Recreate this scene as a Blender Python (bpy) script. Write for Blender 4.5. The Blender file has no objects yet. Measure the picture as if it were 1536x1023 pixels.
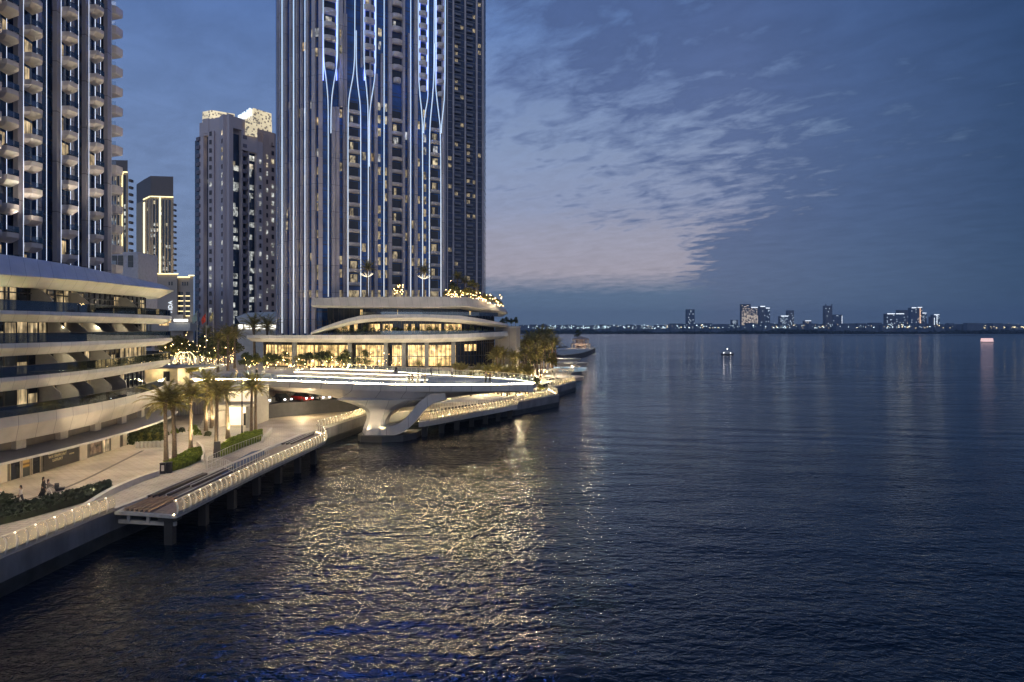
import bpy, bmesh, math, random
from mathutils import Vector, Matrix
R = math.radians
sc = bpy.context.scene
col = sc.collection
CAMZ = 18.0; F = 1024.0; CX = 768.0; CY = 492.0
TOPZ = 150.0
random.seed(7)

# ---------- placement helpers: pixel of the photo -> point in the world ----------
def P(px, py, Y): return ((px-CX)/F*Y, Y, CAMZ-(py-CY)/F*Y)
def G(px, py, z=2.6):
    Y = (CAMZ-z)*F/(py-CY)
    return ((px-CX)/F*Y, Y, z)
def ray(px, curve):
    k = (px-CX)/F
    best = None
    for i in range(len(curve)-1):
        (x0, y0), (x1, y1) = curve[i][:2], curve[i+1][:2]
        a = x0-k*y0; b = x1-k*y1
        if a == b: continue
        t = a/(a-b)
        if -1e-6 <= t <= 1+1e-6:
            Y = y0+(y1-y0)*t
            if best is None or Y < best[1]: best = (k*Y, Y, i)
    if best is None:
        c = min(curve, key=lambda p: abs(p[0]-k*p[1])); return (c[0], c[1], 0)
    return best
def zat(py, Y): return CAMZ-(py-CY)/F*Y
def nrm(curve, i):
    (x0, y0), (x1, y1) = curve[i][:2], curve[min(i+1, len(curve)-1)][:2]
    d = Vector((x1-x0, y1-y0)); d.normalize()
    return (d.y, -d.x)
def offset(curve, off):
    out = []
    for i, p in enumerate(curve):
        a = curve[max(i-1, 0)]; b = curve[min(i+1, len(curve)-1)]
        d = Vector((b[0]-a[0], b[1]-a[1])); d.normalize()
        out.append((p[0]+d.y*off, p[1]-d.x*off))
    return out
def smooth(curve, n=2):
    c = [tuple(p) for p in curve]
    for _ in range(n):
        o = [c[0]]
        for i in range(len(c)-1):
            a, b = c[i], c[i+1]
            o.append(tuple(a[k]*.75+b[k]*.25 for k in range(len(a))))
            o.append(tuple(a[k]*.25+b[k]*.75 for k in range(len(a))))
        o.append(c[-1]); c = o
    return c
def along(curve, step, start=0.0):
    out = []; acc = -start
    for i in range(len(curve)-1):
        a = Vector(curve[i][:2]); b = Vector(curve[i+1][:2]); L = (b-a).length
        if L < 1e-6: continue
        d = (b-a)/L; s = -acc if acc < 0 else (step-acc if acc > 0 else 0)
        t = s
        while t <= L:
            p = a+d*t; out.append((p.x, p.y, math.atan2(d.y, d.x))); t += step
        acc = (L-(t-step)) if t-step >= 0 else acc+L
    return out
def lerp_list(lst, x):
    if x <= lst[0][0]: return lst[0][1:]
    for a, b in zip(lst, lst[1:]):
        if x <= b[0]:
            t = (x-a[0])/(b[0]-a[0]); return tuple(a[k]*(1-t)+b[k]*t for k in range(1, len(a)))
    return lst[-1][1:]

# ---------- mesh builder ----------
class MB:
    def __init__(s): s.v = []; s.f = []
    def add(s, vs, fs):
        o = len(s.v); s.v += [tuple(p) for p in vs]; s.f += [tuple(i+o for i in f) for f in fs]; return s
    def quad(s, a, b, c, d): return s.add([a, b, c, d], [(0, 1, 2, 3)])
    def box(s, x, y, z, sx, sy, sz, rz=0.0):
        """x,y centre, z bottom"""
        c, n = math.cos(rz), math.sin(rz); vs = []
        for zz in (z, z+sz):
            for ax, ay in ((-1, -1), (1, -1), (1, 1), (-1, 1)):
                u, w = ax*sx/2, ay*sy/2; vs.append((x+u*c-w*n, y+u*n+w*c, zz))
        return s.add(vs, [(3, 2, 1, 0), (4, 5, 6, 7), (0, 1, 5, 4), (1, 2, 6, 5), (2, 3, 7, 6), (3, 0, 4, 7)])
    def prism(s, poly, z0, z1):
        n = len(poly)
        zz0 = z0 if isinstance(z0, (list, tuple)) else [z0]*n
        zz1 = z1 if isinstance(z1, (list, tuple)) else [z1]*n
        area = sum(poly[i][0]*poly[(i+1) % n][1]-poly[(i+1) % n][0]*poly[i][1] for i in range(n))
        if area < 0: poly = poly[::-1]; zz0 = zz0[::-1]; zz1 = zz1[::-1]
        vs = [(p[0], p[1], zz0[i]) for i, p in enumerate(poly)]+[(p[0], p[1], zz1[i]) for i, p in enumerate(poly)]
        fs = [tuple(range(n-1, -1, -1)), tuple(range(n, 2*n))]+[(i, (i+1) % n, n+(i+1) % n, n+i) for i in range(n)]
        return s.add(vs, fs)
    def slab(s, a, b, z0, z1, off, th):
        """upright board between plan points a,b, offset outwards (towards the viewer side)"""
        d = Vector((b[0]-a[0], b[1]-a[1])); d.normalize(); n = (d.y, -d.x)
        A = (a[0]+n[0]*off, a[1]+n[1]*off); B = (b[0]+n[0]*off, b[1]+n[1]*off)
        C = (B[0]+n[0]*th, B[1]+n[1]*th); D = (A[0]+n[0]*th, A[1]+n[1]*th)
        return s.prism([A, B, C, D], z0, z1)
    def tube(s, pts, r, n=6, cap=True):
        pts = [Vector(p) for p in pts]; rr = r if isinstance(r, (list, tuple)) else [r]*len(pts)
        rings = []
        for i, p in enumerate(pts):
            d = (pts[min(i+1, len(pts)-1)]-pts[max(i-1, 0)]).normalized()
            u = d.cross(Vector((0, 0, 1)));
            if u.length < 1e-3: u = Vector((1, 0, 0))
            u.normalize(); w = u.cross(d).normalized()
            rings.append([p+u*math.cos(k*2*math.pi/n)*rr[i]+w*math.sin(k*2*math.pi/n)*rr[i] for k in range(n)])
        vs = [q for ring in rings for q in ring]; fs = []
        for i in range(len(pts)-1):
            for k in range(n):
                fs.append((i*n+k, i*n+(k+1) % n, (i+1)*n+(k+1) % n, (i+1)*n+k))
        if cap: fs += [tuple(range(n-1, -1, -1)), tuple(range((len(pts)-1)*n, len(pts)*n))]
        return s.add(vs, fs)
    def loft(s, rings, closed=True, caps=True):
        n = len(rings[0]); vs = [q for r in rings for q in r]; fs = []
        m = n if closed else n-1
        for i in range(len(rings)-1):
            for k in range(m): fs.append((i*n+k, (i+1)*n+k, (i+1)*n+(k+1) % n, i*n+(k+1) % n))
        if caps and closed: fs += [tuple(range(n)), tuple(range((len(rings)-1)*n+n-1, (len(rings)-1)*n-1, -1))]
        return s.add(vs, fs)
    def ell(s, c, rx, ry, rz, n=8, m=5, jit=0.0, rnd=random):
        rings = []
        for i in range(m+1):
            t = math.pi*i/m; rr = max(math.sin(t), .02)
            rings.append([(c[0]+rx*rr*math.cos(k*2*math.pi/n)*(1+rnd.uniform(-jit, jit)), c[1]+ry*rr*math.sin(k*2*math.pi/n)*(1+rnd.uniform(-jit, jit)), c[2]-rz*math.cos(t)) for k in range(n)])
        return s.loft(rings)
    def join(s, o): return s.add(o.v, o.f)
    def mesh(s, name, mat=None, smooth=False):
        me = bpy.data.meshes.new(name); me.from_pydata(s.v, [], s.f); me.update()
        if smooth: me.polygons.foreach_set('use_smooth', [True]*len(me.polygons))
        if mat: me.materials.append(mat)
        return me
    def build(s, name, mat, parent=None, smooth=False, **kw):
        o = bpy.data.objects.new(name, s.mesh(name, mat, smooth)); col.objects.link(o)
        if parent is not None: o.parent = parent
        for k, v in kw.items(): o[k] = v
        return o
def thing(name, label, cat, loc=(0, 0, 0), rz=0.0, group=None, scale=1.0):
    o = bpy.data.objects.new(name, None); col.objects.link(o); o.empty_display_size = .3
    o.location = loc; o.rotation_euler = (0, 0, rz); o.scale = (scale,)*3
    o['label'] = label; o['category'] = cat
    if group: o['group'] = group
    return o
def tag(o, label, cat, group=None):
    o['label'] = label; o['category'] = cat
    if group: o['group'] = group
    return o
def struct(o): o['kind'] = 'structure'; return o
def many(name, mbs, mat, parent, cap=100, sub=None, **kw):
    """mbs ordered largest in the photo first: cap parts of their own, the rest one part"""
    out = [m.build(name, mat, parent, **kw) for m in mbs[:cap]]
    if len(mbs) > cap:
        r = MB()
        for m in mbs[cap:]: r.join(m)
        o = r.build(name, mat, parent, **kw); o['kind'] = 'stuff'
    return out
def copy_tree(o, parent=None):
    c = o.copy(); col.objects.link(c)
    if parent is not None: c.parent = parent
    for ch in list(o.children): copy_tree(ch, c)
    return c

# ---------- materials ----------
MATS = {}
def nodes(m):
    m.use_nodes = True; nt = m.node_tree; nt.nodes.clear(); return nt
def N(nt, typ, ins=None, **attrs):
    n = nt.nodes.new(typ)
    for k, v in attrs.items(): setattr(n, k, v)
    for k, v in (ins or {}).items():
        s = n.inputs[k]
        if isinstance(v, bpy.types.NodeSocket): nt.links.new(v, s)
        else: s.default_value = v
    return n
def ramp(nt, fac, stops, interp='LINEAR'):
    n = nt.nodes.new('ShaderNodeValToRGB'); cr = n.color_ramp; cr.interpolation = interp
    while len(cr.elements) < len(stops): cr.elements.new(.5)
    for e, (p, c) in zip(cr.elements, stops):
        e.position = p; e.color = (*c, 1) if len(c) == 3 else c
    nt.links.new(fac, n.inputs[0]); return n.outputs[0]
def math_(nt, op, a, b=0.0, c=None):
    n = nt.nodes.new('ShaderNodeMath'); n.operation = op
    for i, v in enumerate((a, b, c)):
        if v is None: continue
        if isinstance(v, bpy.types.NodeSocket): nt.links.new(v, n.inputs[i])
        else: n.inputs[i].default_value = v
    return n.outputs[0]
def mix(nt, fac, a, b, blend='MIX'):
    n = nt.nodes.new('ShaderNodeMix'); n.data_type = 'RGBA'; n.blend_type = blend
    for s, v in ((n.inputs[0], fac), (n.inputs[6], a), (n.inputs[7], b)):
        if isinstance(v, bpy.types.NodeSocket): nt.links.new(v, s)
        elif isinstance(v, (tuple, list)): s.default_value = (*v, 1) if len(v) == 3 else v
        else: s.default_value = v
    return n.outputs[2]
def out(nt, bsdf, disp=None):
    o = nt.nodes.new('ShaderNodeOutputMaterial'); nt.links.new(bsdf, o.inputs[0])
def mat(name, base, rough=.6, metal=0.0, noise=0.12, nscale=1.5, bump=0.0, bscale=20., spec=.5, ior=1.5, stretch=(1, 1, 1)):
    if name in MATS: return MATS[name]
    m = bpy.data.materials.new(name); nt = nodes(m)
    tc = N(nt, 'ShaderNodeTexCoord'); mp = N(nt, 'ShaderNodeMapping', {'Vector': tc.outputs['Object'], 'Scale': stretch})
    nz = N(nt, 'ShaderNodeTexNoise', {'Vector': mp.outputs[0], 'Scale': nscale, 'Detail': 5., 'Roughness': .6})
    lo = tuple(max(0, c*(1-noise*1.6)) for c in base); hi = tuple(c*(1+noise*1.2) for c in base)
    c = ramp(nt, nz.outputs[0], [(.3, lo), (.7, hi)])
    rgh = ramp(nt, nz.outputs[0], [(.3, (rough*.85,)*3), (.7, (min(1, rough*1.15),)*3)])
    b = N(nt, 'ShaderNodeBsdfPrincipled', {'Base Color': c, 'Roughness': rgh, 'Metallic': metal, 'IOR': ior, 'Specular IOR Level': spec})
    if bump:
        n2 = N(nt, 'ShaderNodeTexNoise', {'Vector': mp.outputs[0], 'Scale': bscale, 'Detail': 4.})
        bp = N(nt, 'ShaderNodeBump', {'Height': n2.outputs[0], 'Strength': bump, 'Distance': .05}); nt.links.new(bp.outputs[0], b.inputs['Normal'])
    out(nt, b.outputs[0]); MATS[name] = m; return m
def emit(name, color, strength, base=(.5, .5, .5)):
    if name in MATS: return MATS[name]
    m = bpy.data.materials.new(name); nt = nodes(m)
    b = N(nt, 'ShaderNodeBsdfPrincipled', {'Base Color': (*base, 1), 'Roughness': .5, 'Emission Color': (*color, 1), 'Emission Strength': strength})
    out(nt, b.outputs[0]); MATS[name] = m; return m
def lit(name, cols, strength, sx=3.0, sz=.35, contrast=(.35, .65), dark=.12, gloss=True):
    """a lit window: rooms and curtains behind the pane, each pane its own brightness"""
    if name in MATS: return MATS[name]
    m = bpy.data.materials.new(name); nt = nodes(m)
    tc = N(nt, 'ShaderNodeTexCoord'); geo = N(nt, 'ShaderNodeNewGeometry')
    mp = N(nt, 'ShaderNodeMapping', {'Vector': tc.outputs['Object'], 'Scale': (sx, sx, sz)})
    nz = N(nt, 'ShaderNodeTexNoise', {'Vector': mp.outputs[0], 'Scale': 1., 'Detail': 3.})
    f = ramp(nt, nz.outputs[0], [(contrast[0], (dark,)*3), (contrast[1], (1, 1, 1))])
    cc = ramp(nt, geo.outputs['Random Per Island'], [(i/max(1, len(cols)-1), c) for i, c in enumerate(cols)])
    nz2 = N(nt, 'ShaderNodeTexNoise', {'Vector': tc.outputs['Object'], 'Scale': .9, 'Detail': 2.})
    g = ramp(nt, nz2.outputs[0], [(.35, (.35,)*3), (.65, (1.2,)*3)])
    e = mix(nt, 1., cc, f, 'MULTIPLY'); e = mix(nt, 1., e, g, 'MULTIPLY')
    rs = math_(nt, 'MULTIPLY', geo.outputs['Random Per Island'], 7.31); rs = math_(nt, 'FRACT', rs)
    st = math_(nt, 'MULTIPLY_ADD', rs, strength*.8, strength*.5)
    b = N(nt, 'ShaderNodeBsdfPrincipled', {'Base Color': (.02, .02, .025, 1), 'Roughness': .08, 'Emission Color': e, 'Emission Strength': st})
    out(nt, b.outputs[0]); MATS[name] = m; return m
def glass(name, base, rough=.05, ior=1.55, wob=.02, fl=None, metal=0.0):
    """reflective curtain wall glass; fl = (floor height, z origin) draws the dark spandrel joints"""
    if name in MATS: return MATS[name]
    m = bpy.data.materials.new(name); nt = nodes(m)
    tc = N(nt, 'ShaderNodeTexCoord'); geo = N(nt, 'ShaderNodeNewGeometry')
    nz = N(nt, 'ShaderNodeTexNoise', {'Vector': tc.outputs['Object'], 'Scale': .35, 'Detail': 3.})
    c = ramp(nt, nz.outputs[0], [(.3, tuple(b*.6 for b in base)), (.7, tuple(b*1.5 for b in base))])
    if fl:
        sp = N(nt, 'ShaderNodeSeparateXYZ', {'Vector': geo.outputs['Position']})
        t = math_(nt, 'FRACT', math_(nt, 'DIVIDE', math_(nt, 'SUBTRACT', sp.outputs[2], fl[1]), fl[0]))
        k = math_(nt, 'LESS_THAN', t, .10)
        k2 = math_(nt, 'LESS_THAN', math_(nt, 'ABSOLUTE', math_(nt, 'SUBTRACT', t, .32)), .02)
        c = mix(nt, k, c, tuple(b*.35+.03 for b in base)); c = mix(nt, k2, c, (.05, .05, .06))
    bp = N(nt, 'ShaderNodeBump', {'Height': nz.outputs[0], 'Strength': wob, 'Distance': 1.})
    b = N(nt, 'ShaderNodeBsdfPrincipled', {'Base Color': c, 'Roughness': rough, 'IOR': ior, 'Metallic': metal, 'Normal': bp.outputs[0]})
    out(nt, b.outputs[0]); MATS[name] = m; return m
def clearglass(name, alpha=.25, refl=1.0):
    if name in MATS: return MATS[name]
    m = bpy.data.materials.new(name); nt = nodes(m)
    g = N(nt, 'ShaderNodeBsdfGlossy', {'Color': (.6, .65, .7, 1), 'Roughness': 0.}); t = N(nt, 'ShaderNodeBsdfTransparent', {'Color': (.85, .9, .92, 1)})
    fr = N(nt, 'ShaderNodeFresnel', {'IOR': 1.6}); f = math_(nt, 'MULTIPLY_ADD', fr.outputs[0], refl, alpha)
    x = N(nt, 'ShaderNodeMixShader', {0: f, 1: t.outputs[0], 2: g.outputs[0]}); out(nt, x.outputs[0]); MATS[name] = m; return m
def panels(name, base, sx=1.6, rough=.4):
    """pale cladding with thin joints between plates"""
    if name in MATS: return MATS[name]
    m = bpy.data.materials.new(name); nt = nodes(m)
    geo = N(nt, 'ShaderNodeNewGeometry'); sp = N(nt, 'ShaderNodeSeparateXYZ', {'Vector': geo.outputs['Position']})
    a = math_(nt, 'ADD', sp.outputs[0], sp.outputs[1]); t = math_(nt, 'FRACT', math_(nt, 'DIVIDE', a, sx))
    cell = math_(nt, 'FLOOR', math_(nt, 'DIVIDE', a, sx)); wn = N(nt, 'ShaderNodeTexWhiteNoise', {'W': cell}, noise_dimensions='1D')
    k = math_(nt, 'LESS_THAN', t, .025)
    nz = N(nt, 'ShaderNodeTexNoise', {'Vector': geo.outputs['Position'], 'Scale': .5, 'Detail': 4.})
    c = ramp(nt, nz.outputs[0], [(.3, tuple(x*.86 for x in base)), (.7, tuple(x*1.08 for x in base))])
    v = ramp(nt, wn.outputs[0], [(0, (.93,)*3), (1, (1.04,)*3)])
    c = mix(nt, 1., c, v, 'MULTIPLY'); c = mix(nt, k, c, tuple(x*.45 for x in base))
    b = N(nt, 'ShaderNodeBsdfPrincipled', {'Base Color': c, 'Roughness': rough}); out(nt, b.outputs[0]); MATS[name] = m; return m

def leafmat(name, base):
    m = bpy.data.materials.new(name); nt = nodes(m)
    tc = N(nt, 'ShaderNodeTexCoord'); nz = N(nt, 'ShaderNodeTexNoise', {'Vector': tc.outputs['Object'], 'Scale': 2., 'Detail': 4.})
    geo = N(nt, 'ShaderNodeNewGeometry')
    c = ramp(nt, nz.outputs[0], [(.3, tuple(x*.45 for x in base)), (.7, tuple(x*1.45 for x in base))])
    c = mix(nt, 1., c, ramp(nt, geo.outputs['Random Per Island'], [(0, (.7, .72, .7)), (1, (1.25, 1.2, 1.0))]), 'MULTIPLY')
    d = N(nt, 'ShaderNodeBsdfPrincipled', {'Base Color': c, 'Roughness': .55}); t = N(nt, 'ShaderNodeBsdfTranslucent', {'Color': c})
    x = N(nt, 'ShaderNodeMixShader', {0: .5, 1: d.outputs[0], 2: t.outputs[0]}); out(nt, x.outputs[0]); MATS[name] = m; return m
WHITE = panels('white_cladding', (.60, .57, .53))
CONC = mat('concrete', (.34, .33, .31), .8, noise=.15, bump=.2)
PALE = mat('pale_stone', (.50, .46, .40), .75, noise=.08)
DARK = mat('dark_metal', (.03, .03, .035), .45, metal=.6)
STEEL = mat('brushed_steel', (.62, .58, .50), .35, metal=.8)
BLACK = mat('black_stuff', (.015, .015, .018), .6)
def finmat(name, base, rough=.5, step=6.7):
    m = bpy.data.materials.new(name); nt = nodes(m); geo = N(nt, 'ShaderNodeNewGeometry'); sp = N(nt, 'ShaderNodeSeparateXYZ', {'Vector': geo.outputs['Position']})
    t = math_(nt, 'DIVIDE', sp.outputs[2], step); k = math_(nt, 'LESS_THAN', math_(nt, 'FRACT', t), .018)
    wn = N(nt, 'ShaderNodeTexWhiteNoise', {'W': math_(nt, 'ADD', math_(nt, 'FLOOR', t), math_(nt, 'MULTIPLY', geo.outputs['Random Per Island'], 57.))}, noise_dimensions='1D')
    nz = N(nt, 'ShaderNodeTexNoise', {'Vector': geo.outputs['Position'], 'Scale': .25, 'Detail': 5.})
    c = ramp(nt, nz.outputs[0], [(.3, tuple(x*.82 for x in base)), (.7, tuple(x*1.1 for x in base))])
    c = mix(nt, 1., c, ramp(nt, wn.outputs[0], [(0, (.90,)*3), (1, (1.06,)*3)]), 'MULTIPLY'); c = mix(nt, k, c, tuple(x*.4 for x in base))
    b = N(nt, 'ShaderNodeBsdfPrincipled', {'Base Color': c, 'Roughness': rough}); out(nt, b.outputs[0]); MATS[name] = m; return m
TFIN = finmat('mauve_fin', (.44, .40, .42))
TBAL = mat('balcony_white', (.52, .47, .45), .55, noise=.06)
BARK = mat('palm_bark', (.20, .14, .09), .95, noise=.5, nscale=6, bump=.8, bscale=8, stretch=(1, 1, 4))
BARK2 = mat('tree_bark', (.16, .12, .085), .9, noise=.3, nscale=5)
FROND = leafmat('palm_frond', (.27, .23, .075))
LEAF = leafmat('tree_leaf', (.09, .105, .035))
LEAFY = leafmat('yellow_leaf', (.20, .18, .04))
HEDGE = leafmat('hedge_leaf', (.17, .22, .03))
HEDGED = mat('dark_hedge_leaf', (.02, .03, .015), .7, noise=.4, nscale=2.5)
LEDW = emit('led_white', (1., .86, .62), 7.)
LEDB = emit('led_blue_white', (.62, .80, 1.), 2.2)
LEDV = emit('led_violet', (.25, .35, 1.), 2.6)
LEDY = emit('led_yellow', (1., .82, .38), 2.2)
FAIRY = emit('fairy_light', (1., .62, .25), 34.)
BULB = emit('bulb_warm', (1., .80, .50), 30.)
LITW = lit('lit_warm', [(1, .55, .20), (1, .68, .32), (1., .76, .42), (1, .48, .15)], 1.15)
LITC = lit('lit_cool', [(.8, .9, 1.), (1., .93, .7), (1., .80, .48), (.6, .78, 1.)], .9)
LITG = lit('lit_gold', [(1, .56, .17), (1, .64, .24), (1., .72, .32)], 3.1, sx=1.6, sz=.10, contrast=(.30, .62), dark=.06)
GLD = glass('glass_dark', (.014, .018, .028), .03, 1.5, .03)
GLB = glass('glass_blue', (.018, .065, .22), .14, 1.5, .02, fl=(3.35, 25.2))
GLT = glass('glass_navy', (.010, .028, .075), .10, 1.5, .02, fl=(3.35, 25.2))
CLEAR = clearglass('clear_balustrade', .10, .8); CLEARB = clearglass('bridge_glass', .0, .22)

GAIN = dict(palm_uplight=15., promenade_fill=4.2, canopy_downlight=3.2, facade_uplight=4.2, facade_light=4., tower_fill=10., grove_light=6., tree_light=1.6, underbridge_light=6.5, deck_fill=1.9, podium_light=1.5, podium_uplight=2.6, pier_uplight=1.6, arm_uplight=1.8, terrace_light=9., quay_light=3., roof_light=2., lobby_light=3.5, pavilion_light=2.5, jetty_light=1.6, lamp_post_light=2.5, car_park_light=9.)
def lamp(kind, loc, energy, color=(1, .78, .48), size=.15, rot=None, spot=R(70), name='light', target=None, blend=.6):
    d = bpy.data.lights.new(name, kind); d.energy = energy*GAIN.get(name, 1.); d.color = color
    if kind == 'AREA': d.size = size
    else: d.shadow_soft_size = 0. if name in ('deck_fill', 'podium_light', 'facade_light', 'underbridge_light', 'quay_light', 'terrace_light', 'blue_wash', 'car_park_light') else min(size, .15)  # zero-size lamps hang free, without built fixtures
    if kind == 'SPOT': d.spot_size = spot; d.spot_blend = blend
    o = bpy.data.objects.new(name, d); o.location = loc; col.objects.link(o)
    if target is not None:
        o.rotation_euler = (Vector(target)-Vector(loc)).to_track_quat('-Z', 'Y').to_euler()
    elif rot: o.rotation_euler = rot
    return o
# ---------- camera ----------
cd = bpy.data.cameras.new('camera'); cam = bpy.data.objects.new('camera', cd); col.objects.link(cam)
cd.sensor_width = 36; cd.lens = 36*F/1536; cd.shift_y = -(511.5-CY)/1536; cd.clip_end = 20000; cd.clip_start = .5
cam.location = (0, 0, CAMZ); cam.rotation_euler = (R(90), 0, 0); sc.camera = cam
sc.view_settings.view_transform = 'Standard'; sc.view_settings.look = 'None'
sc.view_settings.exposure = 0; sc.view_settings.gamma = 1
try:
    sc.cycles.use_light_tree = True; sc.cycles.max_bounces = 6; sc.cycles.transparent_max_bounces = 8
    sc.cycles.sample_clamp_indirect = 30.0; sc.cycles.caustics_reflective = False; sc.cycles.caustics_refractive = False
except Exception: pass

# ---------- sky: dusk gradient with a broken altocumulus sheet drifting off to the right ----------
w = bpy.data.worlds.new('World'); sc.world = w; w.use_nodes = True; nt = w.node_tree; nt.nodes.clear()
tc = N(nt, 'ShaderNodeTexCoord'); sp = N(nt, 'ShaderNodeSeparateXYZ', {'Vector': tc.outputs['Generated']})
X, Y, Z = sp.outputs
e = math_(nt, 'MAXIMUM', Z, 0.0); az = math_(nt, 'ARCTAN2', X, Y)
den = math_(nt, 'ADD', e, .09)
qx = math_(nt, 'DIVIDE', X, den); qy = math_(nt, 'DIVIDE', Y, den)
cv = N(nt, 'ShaderNodeCombineXYZ', {0: qx, 1: qy})
mp0 = N(nt, 'ShaderNodeMapping', {'Vector': cv.outputs[0], 'Rotation': (0, 0, R(48))})
mp = N(nt, 'ShaderNodeMapping', {'Vector': mp0.outputs[0], 'Scale': (1.7, 2.5, 1)})
n1 = N(nt, 'ShaderNodeTexNoise', {'Vector': mp.outputs[0], 'Scale': 2.9, 'Detail': 9., 'Roughness': .64, 'Distortion': .35})
n2 = N(nt, 'ShaderNodeTexNoise', {'Vector': cv.outputs[0], 'Scale': .7, 'Detail': 3.})
n3 = N(nt, 'ShaderNodeTexNoise', {'Vector': mp.outputs[0], 'Scale': 6., 'Detail': 4., 'Roughness': .6})
rip = math_(nt, 'SUBTRACT', math_(nt, 'ADD', math_(nt, 'MULTIPLY', n1.outputs[0], .8), math_(nt, 'ADD', math_(nt, 'MULTIPLY', n2.outputs[0], .45), math_(nt, 'MULTIPLY', n3.outputs[0], .22))), .735)
ew = math_(nt, 'ADD', e, math_(nt, 'MULTIPLY', math_(nt, 'SUBTRACT', n1.outputs[0], .5), .035))
clear = ramp(nt, ew, [(0, (.115, .158, .25)), (.05, (.105, .15, .25)), (.08, (.335, .295, .375)), (.135, (.285, .275, .385)), (.175, (.235, .26, .415)), (.26, (.20, .25, .43)), (.40, (.115, .185, .42)), (.6, (.045, .095, .24)), (1, (.02, .04, .10))])
clearL = ramp(nt, e, [(0, (.17, .215, .36)), (.1, (.16, .21, .37)), (.3, (.11, .168, .36)), (.42, (.075, .13, .325)), (1, (.02, .04, .10))])
clear = mix(nt, ramp(nt, math_(nt, 'MULTIPLY_ADD', az, 1., 1.), [(.72, (1,)*3), (.93, (0,)*3)]), clear, clearL)
deck = ramp(nt, e, [(0, (.115, .145, .235)), (.06, (.105, .133, .235)), (.15, (.09, .118, .235)), (.3, (.078, .11, .245)), (.43, (.060, .095, .235)), (.7, (.03, .055, .14)), (1, (.02, .035, .09))])
low = ramp(nt, e, [(.125, (0,)*3), (.185, (1,)*3)])
wd = math_(nt, 'MULTIPLY_ADD', low, .30, .035); amp = math_(nt, 'MULTIPLY_ADD', low, 1.45, .30)
shift = math_(nt, 'MULTIPLY', math_(nt, 'MAXIMUM', math_(nt, 'SUBTRACT', e, .18), 0.), 1.0)
t = math_(nt, 'ADD', math_(nt, 'SUBTRACT', az, .262), math_(nt, 'ADD', math_(nt, 'MULTIPLY', rip, amp), shift))
m = math_(nt, 'MULTIPLY_ADD', math_(nt, 'DIVIDE', t, wd), 1., .5)
m = N(nt, 'ShaderNodeClamp', {0: m}).outputs[0]
skyc = mix(nt, m, clear, deck)
# soft mottling inside the sheet, and the sheet darkening to the right
mot = ramp(nt, n1.outputs[0], [(.35, (.93,)*3), (.65, (1.10,)*3)])
skyc = mix(nt, 1., skyc, mot, 'MULTIPLY')
dk = ramp(nt, math_(nt, 'DIVIDE', az, 3.1416), [(0, (1,)*3), (.10, (1,)*3), (.15, (.70, .82, .88)), (.205, (.35, .50, .58)), (.30, (.50, .56, .62)), (.42, (.8, .8, .85)), (1, (1., 1., 1.))])
skyc = mix(nt, 1., skyc, dk, 'MULTIPLY')
# the brighter half of the dusk sky lies behind the viewer
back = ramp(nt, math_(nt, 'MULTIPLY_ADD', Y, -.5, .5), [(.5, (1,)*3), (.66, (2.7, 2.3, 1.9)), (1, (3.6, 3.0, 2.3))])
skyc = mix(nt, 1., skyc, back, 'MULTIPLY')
skyc = mix(nt, 1., skyc, (.99, 1.04, .95), 'MULTIPLY')
bg = N(nt, 'ShaderNodeBackground', {'Color': skyc, 'Strength': 1.28})
wo = nt.nodes.new('ShaderNodeOutputWorld'); nt.links.new(bg.outputs[0], wo.inputs[0])
try: w.cycles.sampling_method = 'MANUAL'; w.cycles.sample_map_resolution = 256
except Exception: pass
# faint soft sun from behind the viewer, added for modelling
sd = bpy.data.lights.new('sun', 'SUN'); sd.energy = .12; sd.angle = R(20); sd.color = (1, .85, .75)
so = bpy.data.objects.new('sun', sd); so.rotation_euler = (R(62), 0, R(25)); col.objects.link(so)

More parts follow.
